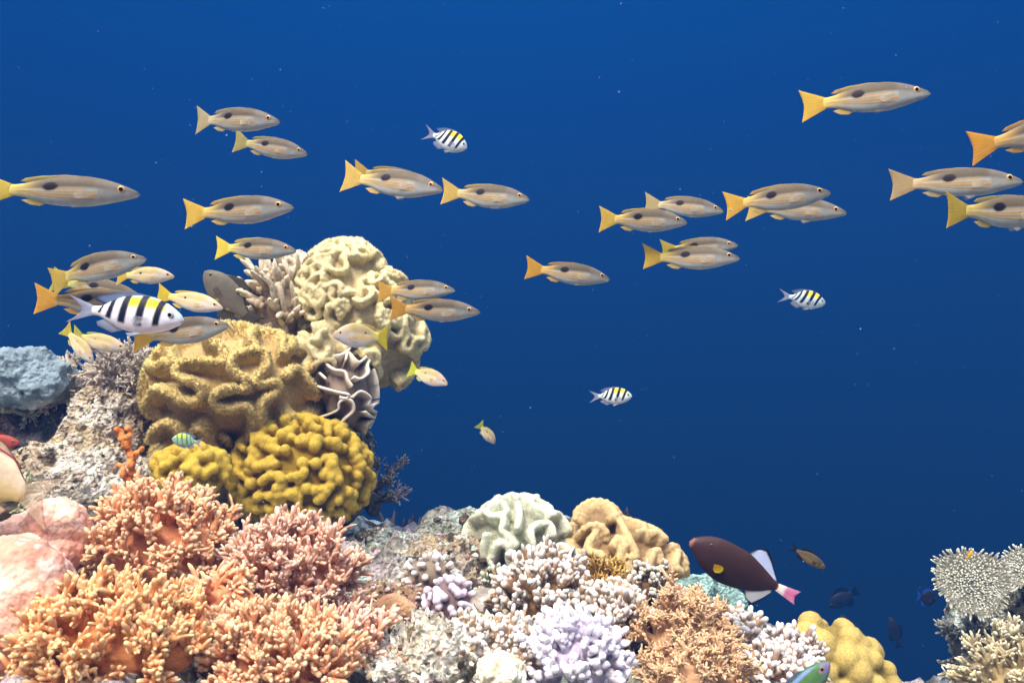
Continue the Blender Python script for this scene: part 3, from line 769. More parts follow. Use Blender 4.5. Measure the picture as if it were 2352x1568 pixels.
# grey finger leather coral on the tower's left side
def grey_fingers():
    rng = np.random.default_rng(7)
    root = empty('grey_finger_coral', P(640, 790, 2.05), 'grey beige finger leather coral with long blunt fingers behind the brown folds', 'coral')
    base, tip = S(172, 156, 128), S(222, 212, 186)
    c = P(640, 700, 2.04); r = np.array((.056, .05, .064))
    v5, f5 = ico(5)
    V = c + v5 * r * (1 + .1 * fbm(v5, 2, 3, 3))[:, None]
    m = MB(); m.add(V, tris=f5, c=base * .9)
    V = P(655, 780, 2.06) + v5 * np.array((.05, .045, .045)); m.add(V, tris=f5, c=base * .8)
    m.build('base', M_LEATHER, root)
    spec = [((700, 610), (-.15, -.1, 1)), ((600, 640), (-.5, -.2, 1)), ((585, 672), (-.8, -.3, .7)), ((625, 660), (-.15, -.5, 1)), ((665, 650), (.1, -.5, 1)),
            ((590, 720), (-.8, -.5, .5)), ((640, 715), (-.1, -.9, .5)), ((690, 700), (.3, -.8, .6)), ((575, 760), (-.6, -.6, .6)), ((620, 765), (.0, -.8, .7)),
            ((660, 770), (.35, -.8, .45)), ((690, 760), (.7, -.7, .3)), ((600, 690), (-.9, -.2, .8)), ((560, 745), (-.9, -.3, .5)), ((590, 745), (-.5, -.7, .7)), ((640, 680), (-.2, -.7, .8)), ((670, 730), (.2, -.9, .5)), ((612, 640), (-.7, 0, 1)), ((655, 600), (-.1, -.1, 1))]
    for (px, py), d in spec:
        n = 6
        p, nr = hit(px, py, [(c, r), (P(655, 780, 2.06), np.array((.05, .045, .045)))])
        D = nrm(np.tile(d, (n, 1)) + .32 * rng.normal(size=(n, 3)))
        t1 = nrm(np.cross(nrm(np.array(d, float)), rng.normal(size=3)))
        k = np.linspace(-1, 1, n)
        S0 = p - D * .012 + t1 * (k * .017)[:, None]
        L = rng.uniform(.038, .062, n)
        m = MB(); V, Q, C = fingers(S0, D, L, rng.uniform(.0052, .0066, n), rng.normal(size=(n, 3)) * .2, base, tip, rng, 9, .04, .3); m.add(V, quads=Q, c=C)
        # the web the row of fingers grows from
        Vw, Tw = balls(S0 + D * .012, np.full(n, .0085), 3); m.add(Vw, tris=Tw, c=base)
        m.build('finger_row', M_LEATHER, root)
grey_fingers()

# ruffled plates: thin wavy sheets with a pale rim
def plates(name, label, core, curves, out, cbody, crim, seed, down=(-.3, .2, -.6), dlen=.05):
    rng = np.random.default_rng(seed)
    c, r = core
    root = empty(name, c - np.array((0, 0, r[2])), label, 'coral')
    v5, f5 = ico(5)
    V = c + v5 * r * (1 + .12 * fbm(v5, 2, 3, seed))[:, None]
    m = MB(); m.add(V, tris=f5, c=cbody * .8); m.build('base', M_PLATE, root)
    dn = nrm(np.array(down, float))
    for cv in curves:
        px = catmull(cv, 7)
        hs = [hit(a, b, [core]) for a, b in px]
        p = np.array([h[0] for h in hs]); n = np.array([h[1] for h in hs])
        top = p + n * out
        mean = top.mean(0)
        bot = mean + (top - mean) * .5 + dn * dlen - n.mean(0) * out * 1.5
        K = 9; tt = np.linspace(0, 1, K)
        sh = top[:, None, :] * (1 - tt)[None, :, None] + bot[:, None, :] * tt[None, :, None]
        sh = sh + n[:, None, :] * (0.010 * np.sin(tt * pi) * -1)[None, :, None]
        du = np.gradient(sh, axis=0); dv = np.gradient(sh, axis=1); nn = nrm(np.cross(du, dv))
        th = .0011 * (1 + 1.2 * np.exp(-tt * 12))[None, :, None]
        A, B = sh + nn * th, sh - nn * th
        N = len(px)
        i = np.arange(N - 1)[:, None] * K + np.arange(K - 1)[None, :]
        q = np.stack([i, i + K, i + K + 1, i + 1], -1).reshape(-1, 4)
        cc = np.tile(lerp(crim, cbody, sstep(0.02, .22, tt)), (N, 1))
        off = N * K
        e = np.arange(N - 1) * K
        rimq = np.stack([e, e + off, e + off + K, e + K], -1)
        s0 = np.arange(K - 1); sideA = np.stack([s0, s0 + 1, s0 + 1 + off, s0 + off], -1); z = (N - 1) * K
        sideB = np.stack([s0 + z, s0 + z + off, s0 + z + 1 + off, s0 + z + 1], -1)
        m = MB(); m.add(np.vstack([A.reshape(-1, 3), B.reshape(-1, 3)]), quads=np.vstack([q, q[:, ::-1] + off, rimq, sideA, sideB]), c=np.vstack([cc, cc]))
        m.build('ruffle', M_PLATE, root)
r5 = lambda c: conv(287.1, 746.5, .29297, c)
plates('ruffled_leather_coral', 'grey ruffled leather coral plates with pale rims under the cream coral', (P(796, 905, 1.95), np.array((.040, .05, .070))),
       r5([[(1600, 330), (1680, 260), (1700, 215), (1740, 215), (1750, 265), (1715, 300), (1660, 310), (1645, 345), (1680, 385), (1725, 400), (1740, 450), (1760, 490)],
           [(1730, 330), (1745, 290), (1790, 340), (1840, 280), (1850, 220), (1872, 280), (1835, 345), (1840, 400), (1800, 440), (1765, 430)],
           [(1480, 520), (1520, 475), (1600, 490), (1680, 520), (1745, 545), (1700, 590), (1690, 640), (1600, 690), (1530, 700), (1480, 655)],
           [(1700, 555), (1755, 580), (1765, 640), (1720, 700), (1690, 760), (1690, 820)],
           [(1960, 590), (1885, 600), (1860, 640), (1915, 675), (1925, 700), (1865, 690), (1820, 650)],
           [(1990, 430), (1940, 450), (1930, 490), (1955, 560)], [(1820, 820), (1830, 740), (1860, 710), (1885, 750), (1870, 820)],
           [(1560, 780), (1620, 740), (1660, 800), (1640, 880)],
           [(1880, 360), (1930, 330), (1960, 380), (2010, 360), (2030, 420)], [(1900, 520), (1950, 500), (1990, 540), (1960, 580)], [(1900, 740), (1950, 730), (1960, 780), (1920, 830)], [(1760, 560), (1800, 520), (1850, 560), (1840, 610)],
           [(1640, 440), (1600, 400), (1570, 450), (1580, 500)], [(1740, 880), (1780, 840), (1800, 900), (1760, 950)]]), .024, S(158, 142, 124), S(226, 216, 196), 5, down=(-.5, .35, -.45), dlen=.035)
plates('ruffled_leather_coral', 'small beige ruffled plates with white rims between the two leather corals', (P(1278, 1290, 1.72), np.array((.026, .025, .026))),
       k2([[(780, 640), (830, 600), (880, 605), (870, 640)], [(820, 700), (835, 650), (870, 635), (930, 665), (930, 700)],
           [(940, 730), (955, 695), (1010, 700), (1060, 745), (1105, 745), (1075, 650), (1110, 590), (1150, 590), (1160, 660), (1205, 755)],
           [(980, 600), (1000, 570), (1055, 575), (1060, 610), (1000, 630)], [(960, 760), (1020, 760), (1060, 800)]]), .014, S(190, 172, 138), S(246, 242, 226), 7, down=(0, .3, -.9), dlen=.032)

# orange branching sponge
def sponge():
    root = empty('orange_finger_sponge', P(300, 1125, 1.72), 'orange branching finger sponge standing against the pale rock', 'sponge')
    br = [[(318, 1130), (305, 1085), (300, 1055), (290, 1025), (278, 1000), (268, 986)], [(292, 1030), (296, 1010), (298, 996), (294, 984)],
          [(303, 1065), (312, 1045), (318, 1036), (326, 1030)], [(300, 1105), (290, 1085), (282, 1075), (274, 1068)], [(308, 1130), (288, 1100), (283, 1085)]]
    rr = [.0064, .0050, .0044, .0042, .0046]
    vs, ts, n = [], [], 0
    for b, r in zip(br, rr):
        pts = np.array([P(x, y, 1.72) for x, y in catmull(b, 8)])
        pts[:, 1] += .004 * np.sin(np.arange(len(pts)) * .4)
        V, T = balls(pts, r * (1 + .18 * np.sin(np.arange(len(pts)) * 1.1)), 2)
        vs.append(V); ts.append(T + n); n += len(V)
    V, q, t, nm = remesh(np.concatenate(vs), np.concatenate(ts), .0016, 2)
    V = V + nm * (.0012 * fbm(V, 140, 3, 2))[:, None]
    m = MB(); m.add(V, quads=q, tris=t, c=lerp(S(190, 108, 48), S(226, 150, 84), sstep(-.5, .5, fbm(V, 60, 3, 4)))); m.build('sponge_branches', M_MOUND, root)
sponge()

# table corals on the right
def table(name, label, c, R, normal, seed, base, tip, rows=9):
    rng = np.random.default_rng(seed)
    c = np.asarray(c); nn = nrm(np.array(normal, float))
    t1 = nrm(np.cross(nn, [0, 0, 1.0])); t2 = np.cross(nn, t1)
    root = empty(name, c - nn * .05, label, 'coral')
    # plate
    a = np.linspace(0, 2 * pi, 64, endpoint=False); k = np.linspace(.02, 1, 12)
    w = 1 + .06 * np.sin(3 * a + seed) + .04 * np.sin(7 * a)
    top = c + (k[:, None] * w[None] * R)[..., None] * (t1 * np.cos(a)[:, None] + t2 * np.sin(a)[:, None])[None] + nn * (.012 * k ** 2)[:, None, None]
    botm = top - nn * (.02 - .016 * k)[:, None, None]
    i = np.arange(11)[:, None] * 64 + np.arange(64)[None]; j = np.arange(11)[:, None] * 64 + (np.arange(64)[None] + 1) % 64
    q = np.stack([i, j, j + 64, i + 64], -1).reshape(-1, 4)
    e = 11 * 64 + np.arange(64); e2 = 11 * 64 + (np.arange(64) + 1) % 64
    m = MB(); m.add(np.vstack([top.reshape(-1, 3), botm.reshape(-1, 3)]), quads=np.vstack([q, q[:, ::-1] + 768, np.stack([e, e2, e2 + 768, e + 768], -1)]), c=base * .8)
    m.build('plate', M_STONY, root)
    m = MB(); p = np.stack([c - nn * .10 + t2 * -.0, c - nn * .05, c - nn * .012])[None]
    V, Q = tubes(p, np.array([[.02, .02, .045]]), 14); m.add(V, quads=Q, c=base * .7); m.build('stem', M_STONY, root)
    S0, D, L = [], [], []
    for kr in range(1, rows + 1):
        f = kr / rows; n = int(7 * kr)
        for x in np.linspace(0, 2 * pi, n, endpoint=False) + rng.uniform(0, 1):
            x += rng.normal() * .05
            rd = t1 * cos(x) + t2 * sin(x); ww = 1 + .06 * sin(3 * x + seed) + .04 * sin(7 * x)
            S0.append(c + rd * R * ww * f * .97 + nn * (.012 * f * f - .001)); D.append(nrm(nn * (1.1 - .9 * f) + rd * (.25 + 1.1 * f ** 2) + .18 * rng.normal(size=3))); L.append(.0065 if f < .95 else .012)
    S0, D, L = np.array(S0), np.array(D), np.array(L) * rng.uniform(.6, 1.3, len(L))
    m = MB(); V, Q, C = fingers(S0, D, L, np.full(len(L), .0021), rng.normal(size=D.shape) * .15, base, tip, rng, 5, .1, .35); m.add(V, quads=Q, c=C)
    o = m.build('branchlets', M_STONY, root); o['kind'] = 'stuff'
TB, TT = S(122, 122, 104), S(214, 218, 202)
table('table_coral', 'round table coral tilted towards us near the right edge', P(2232, 1340, 1.95), .066, (-.22, -.80, .62), 3, TB, TT, 13)
table('table_coral', 'small pale table coral cut by the right edge', P(2360, 1310, 2.02), .045, (-.35, -.6, .75), 5, TB, TT, 9)
A = dict(sp=(.6, .8, .6), up=.1, sides=6, tip0=.3, mat=M_STONY)
colony('staghorn_coral', 'pale staghorn coral branches below the round table coral', P(2300, 1525, 1.85), (.072, .05, .038), 30, 4, 3, .040, .022, .013, .0046, .0036, .0026, S(140, 126, 92), S(226, 222, 188), 101, **A)
colony('staghorn_coral', 'dark grey staghorn coral hiding the stalk of the round table coral', P(2240, 1490, 2.03), (.050, .04, .040), 22, 4, 3, .030, .018, .012, .0044, .0034, .0025, S(88, 86, 76), S(168, 168, 150), 107, **A)  # darker colours than the other staghorns, to mask the table's stem
colony('staghorn_coral', 'staghorn coral thicket in the bottom right corner', P(2330, 1570, 1.7), (.075, .05, .035), 26, 4, 3, .036, .02, .012, .0046, .0036, .0026, S(150, 132, 90), S(228, 220, 180), 103, **A)
colony('staghorn_coral', 'pale staghorn coral between the two table corals', P(2352, 1410, 2.06), (.030, .03, .025), 18, 4, 3, .026, .018, .012, .004, .003, .0024, S(150, 142, 105), S(232, 228, 200), 105, **A)

# far dark sea whips and a dark soft coral
def whips():
    rng = np.random.default_rng(3)
    for lab, px, py, Y, n, h, w in (('dark vertical sea whips far behind the pale green rock', 925, 1250, 3.3, 9, .10, .055), ('dark bushy sea fan far behind the tan leather coral', 1415, 1215, 3.2, 12, .07, .035)):
        root = empty('sea_whip', P(px, py, Y), lab, 'coral')
        S0 = np.array([P(px, py, Y)] * n) + np.stack([rng.uniform(-w, w, n), rng.uniform(-.03, .03, n), np.full(n, -.08)], 1)
        D = nrm(np.stack([rng.normal(size=n) * .12, rng.normal(size=n) * .1, np.ones(n)], 1))
        m = MB(); V, Q, C = fingers(S0, D, rng.uniform(.6, 1.2, n) * h + .08, np.full(n, .0085), rng.normal(size=(n, 3)) * .1, S(46, 40, 46), S(60, 52, 56), rng, 7); m.add(V, quads=Q, c=C)
        m.build('whips', M_MOUND, root)
whips()

# ------------------------------------------------------------------ fish
def herm(xq, x, y):
    """Smooth interpolation through (x, y) with limited slopes."""
    x = np.asarray(x, float); y = np.asarray(y, float)
    h = np.diff(x); d = np.diff(y) / h
    m = np.concatenate([[d[0]], np.where(d[:-1] * d[1:] > 0, 2 * d[:-1] * d[1:] / (d[:-1] + d[1:] + 1e-12), 0), [d[-1]]])
    i = np.clip(np.searchsorted(x, xq) - 1, 0, len(h) - 1)
    t = (xq - x[i]) / h[i]
    return ((1 + 2 * t) * (1 - t) ** 2 * y[i] + t * (1 - t) ** 2 * h[i] * m[i] + t * t * (3 - 2 * t) * y[i + 1] + t * t * (t - 1) * h[i] * m[i + 1])

class Fish:
    """Local frame: x from tail (-) to snout (+), z up, y sideways; u runs 0 at the snout to 1 at the tail tip."""
    def __init__(s, name, label, cat, tail, snout, Y, yaw=0, group=None, bend=0.0, hs=1.0, up=None, roll=0, side=1, sag=0.0):
        a, b = P(*tail, Y), P(*snout, Y)
        yw = radians(yaw)
        s.L = float(np.linalg.norm(b - a)) / cos(yw)
        x = Vector((b - a).tolist()).normalized()
        z = Vector((0, 0, 1)); z = (z - x * x.dot(z)).normalized()
        y = z.cross(x)
        R = Matrix((x, y, z)).transposed()
        R = R @ Matrix.Rotation(yw, 3, 'Z') @ Matrix.Rotation(radians(roll), 3, 'X')
        s.root = empty(name, (a + b) / 2, label, cat, group)
        s.root.rotation_euler = R.to_euler()
        s.bend, s.hs, s.sag = bend, hs, sag
    def w(s, u, y, z):
        """u, y, z in body lengths -> local metres, with the swimming bend."""
        q = np.clip(u - .3, 0, 1)
        yb = y + s.bend * (q * q * 1.6 - .10)
        zb = z * s.hs + s.sag * np.clip(u - .45, 0, 1) ** 2
        return np.stack([(.5 - u) * s.L, yb * s.L, zb * s.L], -1)
    def body(s, prof, wid, end, colf, mat=M_FISH, nx=84, ns=150, p=1.0):
        s.prof, s.wid = prof, wid
        t = np.linspace(0, 1, nx); u = end * (t ** 1.25 * .999 + .001)
        top = herm(u, prof[0], prof[1]); bot = herm(u, prof[0], prof[2]); wd = herm(u, wid[0], wid[1])
        k = np.minimum(1, np.sqrt(u / .02)) * np.where(t > .985, np.clip((1 - t) / .015, .1, 1) ** .5, 1)
        zc = (top + bot) / 2; hh = (top - bot) / 2 * k; wd = wd * k
        a = np.linspace(0, 2 * pi, ns, endpoint=False)
        sz = np.sin(a); cy = np.sign(np.cos(a)) * np.abs(np.cos(a)) ** p
        U = np.repeat(u[:, None], ns, 1); Zz = zc[:, None] + hh[:, None] * sz[None]; Yy = wd[:, None] * cy[None]
        V = (Zz - bot[:, None]) / np.maximum(top - bot, 1e-5)[:, None]
        C = colf(U, V, Zz, Yy)
        i = np.arange(nx - 1)[:, None] * ns + np.arange(ns)[None]; j = np.arange(nx - 1)[:, None] * ns + (np.arange(ns)[None] + 1) % ns
        q = np.stack([i, j, j + ns, i + ns], -1).reshape(-1, 4)
        m = MB(); m.add(s.w(U, Yy, Zz).reshape(-1, 3), quads=q, c=C.reshape(-1, 3))
        m.build('body', mat, s.root, local=True)
    def at(s, u):
        return herm(np.atleast_1d(float(u)), s.prof[0], s.prof[1])[0], herm(np.atleast_1d(float(u)), s.prof[0], s.prof[2])[0], herm(np.atleast_1d(float(u)), s.wid[0], s.wid[1])[0]
    def fin(s, name, base, tip, colf, th=.004, nb=26, nt=10, yoff=0.0, splay=0.0, mat=M_FIN, curve=0.0):
        """Membrane between a base line and a tip line, both lists of (u, z); thin and closed."""
        base = np.array(base, float); tip = np.array(tip, float)
        t = np.linspace(0, 1, nb)
        def ev(a):
            k = np.concatenate([[0], np.cumsum(np.linalg.norm(np.diff(a, axis=0), axis=1) + 1e-9)]); k /= k[-1]
            return np.stack([np.interp(t, k, a[:, 0]), np.interp(t, k, a[:, 1])], 1)
        b, e = ev(base), ev(tip)
        r = np.linspace(0, 1, nt)
        G = b[:, None, :] * (1 - r)[None, :, None] + e[:, None, :] * r[None, :, None]
        yy = yoff + splay * r[None, :] ** 1.2 + curve * np.sin(r * pi)[None, :] + 0 * G[..., 0]
        ht = (th * (1 - .85 * r)[None, :] + .0006) * np.clip(4 * t * (1 - t) + .25, 0, 1)[:, None] * .5
        C = colf(np.repeat(t[:, None], nt, 1), np.repeat(r[None], nb, 0))
        A = s.w(G[..., 0], yy + ht, G[..., 1]); B = s.w(G[..., 0], yy - ht, G[..., 1])
        N = nb * nt
        i = np.arange(nb - 1)[:, None] * nt + np.arange(nt - 1)[None]
        q = np.stack([i, i + 1, i + nt + 1, i + nt], -1).reshape(-1, 4)
        ring = np.concatenate([np.arange(nt), np.arange(1, nb) * nt + nt - 1, (nb - 1) * nt + np.arange(nt - 2, -1, -1), np.arange(nb - 2, 0, -1) * nt])
        r2 = np.roll(ring, -1)
        m = MB(); m.add(np.vstack([A.reshape(-1, 3), B.reshape(-1, 3)]), quads=np.vstack([q, q[:, ::-1] + N, np.stack([ring, ring + N, r2 + N, r2], -1)]), c=np.vstack([C.reshape(-1, 3)] * 2))
        return m.build(name, mat, s.root, local=True)
    def eyes(s, u, z, r, iris, rim, pupil=.52, both=True):
        wd = s.at(u)
        k = np.clip((z - (wd[0] + wd[1]) / 2) / ((wd[0] - wd[1]) / 2), -.95, .95)
        y0 = wd[2] * math.sqrt(1 - k * k)
        v, f = ico(4)
        for sg in (1, -1):
            rho = np.hypot(v[:, 0], v[:, 2])
            c = np.where((rho < pupil)[:, None], S(10, 8, 8), np.where((rho < .82)[:, None], iris, rim))
            pts = s.w(u + 0 * v[:, 0], sg * (y0 - r * .05) + 0 * v[:, 0], z / 1.0 + 0 * v[:, 0])
            o = v * np.array([1, .42, 1]) * r * s.L
            m = MB(); m.add(pts + o, tris=f, c=c)
            m.build('eye', M_EYE, s.root, local=True)

def rays(n, c0, c1, cedge=None, ew=.12, amt=.25):
    """Fin colouring: base to tip, with fin rays as a fine pattern."""
    def f(t, r):
        c = lerp(c0, c1, r)
        c = c * (1 - amt * (.5 + .5 * np.cos(t * n * 2 * pi)))[..., None]
        if cedge is not None:
            k = np.maximum(sstep(1 - ew, 1 - ew * .4, r), np.maximum(sstep(1 - ew * .5, 1, t), sstep(1 - ew * .5, 1, 1 - t)))[..., None]
            c = c * (1 - k) + cedge * k
        return c
    return f

GOLD, LEMON, PALE = S(250, 216, 88), S(248, 232, 80), S(214, 196, 150)
SNP = ([0, .02, .05, .09, .15, .25, .36, .48, .58, .67, .74, .79, .83],
       [-.012, .006, .022, .041, .066, .095, .110, .106, .090, .066, .047, .040, .040],
       [-.022, -.036, -.047, -.058, -.074, -.098, -.112, -.110, -.098, -.072, -.050, -.043, -.043])
SNW = ([0, .03, .08, .15, .28, .42, .56, .68, .76, .83], [.006, .022, .036, .048, .058, .054, .042, .028, .018, .011])

def snapper(label, tail, snout, Y, k=.235, tailc=GOLD, yaw=0, bend=0.0, spot=1.0, young=0, roll=0, sag=0.0, tilt=0.0, su=.565, fork=1.0, pelv=False):
    hs = k / .230
    tailc = tailc * .84 + S(255, 246, 150) * .16
    _r = random.Random(int(snout[0] * 13 + snout[1] * 3)); roll += _r.uniform(-7, 7); yaw = yaw or _r.uniform(-14, 14); bend += _r.uniform(-.13, .13); sag += _r.uniform(-.06, .06)
    f = Fish('striped_snapper', label, 'fish', tail, snout, Y, yaw, 'striped snappers schooling over the reef', bend, hs, roll=roll, sag=sag)
    rng = np.random.default_rng(int(tail[0] * 7 + tail[1]) & 0xffff)
    back = S(92, 82, 62) * (1 + .08 * rng.normal()); mid = S(140, 134, 114); belly = S(180, 188, 182); head = S(112, 108, 98)
    if young: back, mid, belly, head = S(190, 174, 120), S(206, 192, 160), S(228, 226, 218), S(200, 182, 164)
    line = S(182, 138, 0) if not young else S(240, 196, 60)
    sv = .66
    def colf(U, V, Z, Yy):
        c = lerp(belly, mid * .35 + belly * .65, sstep(.10, .42, V)); bk = sstep(.52, .68, V); c = c * (1 - bk)[..., None] + back * bk[..., None]
        hd = (1 - sstep(.22, .30, U)) * sstep(.25, .6, V)
        c = c * (1 - hd * .7)[..., None] + head * (hd * .7)[..., None]
        dk = (1 - sstep(.0, .12, U)) * sstep(.3, .8, V) * .35
        c = c * (1 - dk[..., None])
        ty = sstep(.60, .84, U) * .8
        c = c * (1 - ty)[..., None] + (tailc * .85 + mid * .15) * ty[..., None]
        for v0, dv, u0, u1, wv in ((.555, -.03, .33, .60, .024), (.445, .015, .27, .80, .027), (.325, .07, .25, .82, .031), (.205, .13, .27, .72, .025)):
            vv = v0 + dv * (U - .3) / .5
            g = np.exp(-((V - vv) / wv) ** 2) * sstep(u0, u0 + .03, U) * (1 - sstep(u1 - .05, u1, U))
            c = c * (1 - .9 * g)[..., None] + line * (.9 * g)[..., None]
        if spot:
            e = np.hypot((U - su) / (.052 * spot), (V - sv) / (.165 * min(spot, 1) + (.0)))
            e = e + .12 * vnoise(np.stack([U * 60, V * 9, 0 * U], -1).reshape(-1, 3), 3).reshape(U.shape)
            g = 1 - sstep(.75, 1.12, e)
            c = c * (1 - g)[..., None] + S(22, 12, 12) * g[..., None]
        g = np.exp(-((V - .36 - U * 1.2) / .03) ** 2) * (1 - sstep(.05, .075, U))
        c = c * (1 - .5 * g)[..., None]
        g = np.exp(-((U - .235 - .02 * np.cos((V - .45) * 6)) / .006) ** 2) * sstep(.12, .2, V) * (1 - sstep(.7, .8, V))
        c = c * (1 - .16 * g)[..., None]
        g = np.exp(-(np.hypot((U - .285) / .014, (V - .33) / .05)) ** 2)
        c = c * (1 - .9 * g)[..., None] + S(216, 122, 30) * (.9 * g)[..., None]
        return c
    f.body(SNP, SNW, .83, colf)
    fk = .030 * fork
    f.fin('tail_fin', [(.80, .040), (.82, .0), (.80, -.043)], [(1.0, .128 + tilt), (.992, .10 + tilt), (.98, .06 + tilt), (1.0 - fk, .0 + tilt * .6), (.98, -.06), (.992, -.10), (1.0, -.128)],
          rays(9, tailc * .95, tailc, None, .05, .12), th=.014, nb=40)
    f.fin('dorsal_fin', [(.30, .100), (.44, .106), (.58, .085), (.70, .055)], [(.34, .108), (.47, .116), (.62, .106), (.72, .088), (.755, .064)], rays(14, mid, lerp(mid, tailc, np.array(.7)), None, .1, .1), th=.010, nb=36)
    f.fin('anal_fin', [(.585, -.092), (.70, -.06)], [(.64, -.112), (.70, -.104), (.755, -.072)], rays(7, tailc * .8 + belly * .2, lerp(tailc, S(250, 240, 200), np.array(.4)), None, .1, .15), th=.010)
    sd = -1
    for sg in (1, -1):
        f.fin('pectoral_fin', [(.28, -.015), (.285, -.045)], [(.40, -.012), (.415, -.035), (.40, -.058)], rays(6, S(226, 214, 180), S(226, 222, 205), None, .1, .1), th=.004, nb=12, yoff=sg * .050, splay=sg * .018, mat=M_CLEARFIN)
        f.fin('pelvic_fin', [(.33, -.105), (.37, -.108)], [(.42, -.138 if pelv else -.118), (.45, -.115)], rays(5, belly, S(225, 215, 190), None, .1, .1), th=.004, nb=10, yoff=sg * .018, splay=sg * .012, mat=M_CLEARFIN)
    f.eyes(.118, .016, .025, S(232, 172, 60), S(176, 166, 142), .60)
    return f

PG, YG = S(242, 212, 116), S(244, 222, 90)
snapper('pale tailed snapper, upper one of the two together at the top left', (430, 268), (650, 282), 1.75, .25, S(206, 196, 160), bend=.10, tilt=.03)
snapper('smaller snapper tucked under the pale tailed one at the top left', (533, 324), (708, 352), 1.9, .27, S(196, 186, 120), bend=.10, tilt=.03)
snapper('long snapper at the left edge with its tail cut by the picture', (-26, 440), (309, 437), 1.55, .21, YG, bend=-.03)
snapper('snapper with a wide golden tail high above the brown folded coral', (413, 489), (682, 477), 1.6, .235, GOLD, bend=-.06)
snapper('lemon tailed snapper whose nose meets the cream coral top', (482, 567), (686, 575), 1.68, .25, LEMON, bend=.08)
snapper('snapper swimming upwards with its tail swept away, above the big striped sergeant fish', (112, 640), (329, 590), 1.66, .29, S(226, 200, 90), yaw=12, bend=.28, su=.60, fork=.6)
snapper('small pinkish snapper half behind the upward swimming one', (268, 632), (398, 632), 1.78, .30, YG, spot=.45, young=1)
snapper('orange tailed snapper mostly hidden behind the big striped sergeant fish', (91, 686), (345, 700), 1.70, .25, S(250, 196, 64), bend=.05)
snapper('snapper whose green yellow tail shows behind the upward swimming one', (128, 640), (330, 690), 1.90, .25, S(200, 206, 62), bend=.05)
snapper('bright small snapper with lemon fins above the big striped sergeant nose', (357, 676), (518, 706), 1.62, .27, S(246, 226, 40), spot=.4, young=1, bend=.06, fork=.7)
snapper('large grey snapper behind the big striped sergeant, nose over the brown folded coral', (306, 778), (531, 744), 1.74, .27, S(248, 208, 70), bend=-.05)
snapper('small snapper nosing steeply down over the grey soft coral', (142, 752), (220, 832), 1.8, .33, S(214, 204, 60), spot=.25, young=1, bend=.1)
snapper('small pink grey snapper with green tail above the grey soft coral', (163, 768), (292, 800), 1.86, .30, S(196, 200, 52), spot=.25, young=1, bend=.06)
snapper('snapper with white belly fin down, nose at the next one\'s tail in the centre', (783, 402), (1021, 437), 1.66, .262, PG, bend=.04, pelv=True, tilt=.02)
snapper('snapper hidden behind the centre one with only its tail showing', (806, 388), (990, 424), 1.82, .24, S(216, 180, 80), bend=.06, tilt=.02)
snapper('deep bodied snapper leading the centre pair, curved golden tail', (1016, 444), (1217, 456), 1.72, .28, PG, bend=-.10)
snapper('front snapper of the overlapping pair right of centre', (1374, 502), (1580, 508), 1.66, .265, GOLD, bend=-.12)
snapper('rear snapper of the overlapping pair right of centre with a pale tail', (1481, 464), (1662, 484), 1.84, .26, S(206, 190, 140), bend=.08, tilt=.02)
snapper('upper snapper of the crossing pair with bright golden tail', (1662, 470), (1909, 440), 1.64, .245, S(250, 204, 70), bend=-.03)
snapper('lower paler snapper of the crossing pair', (1720, 470), (1938, 490), 1.82, .24, PG, bend=.05, pelv=True)
snapper('lone snapper high at the upper right with yellow tail', (1840, 239), (2134, 213), 1.55, .235, S(250, 210, 70), bend=-.05)
snapper('snapper leaving the picture at the right with a deep orange tail', (2232, 338), (2545, 268), 1.45, .23, S(252, 188, 50), bend=-.06)
snapper('pale tailed snapper at the right edge just above another', (2045, 423), (2346, 415), 1.58, .225, S(214, 186, 140), bend=-.04, pelv=True)
snapper('lowest snapper at the right edge cut off behind its spot', (2145, 492), (2468, 480), 1.40, .235, S(206, 178, 50), bend=-.10, pelv=True, fork=.8)
snapper('lone snapper in open water right of the reef tower', (1210, 617), (1403, 638), 1.74, .255, S(224, 170, 40), bend=.06)
snapper('front snapper of the close pair low in the middle water', (1477, 593), (1698, 591), 1.68, .245, S(232, 196, 56), bend=.02)
snapper('rear snapper of the close pair low in the middle water', (1519, 575), (1692, 562), 1.95, .26, S(206, 190, 50), bend=.05)
snapper('upper snapper of the two with tails over the cream coral', (866, 668), (1046, 664), 1.66, .265, S(222, 172, 60), bend=-.06)
snapper('lower snapper of the two with tails over the cream coral', (893, 710), (1104, 714), 1.64, .25, S(224, 170, 56), bend=-.05)
snapper('yellow finned small snapper facing left in front of the cream coral', (888, 775), (770, 766), 1.66, .42, S(236, 222, 40), spot=.3, young=1, yaw=30, bend=.05)
snapper('small lemon green snapper diving just right of the reef tower', (934, 846), (1031, 880), 1.85, .36, S(214, 226, 30), spot=.35, young=1, bend=.06)
snapper('tiny far snapper diving steeply in the blue below the tower', (1099, 973), (1138, 1018), 2.5, .42, S(190, 200, 60), spot=.5, young=1, yaw=15)

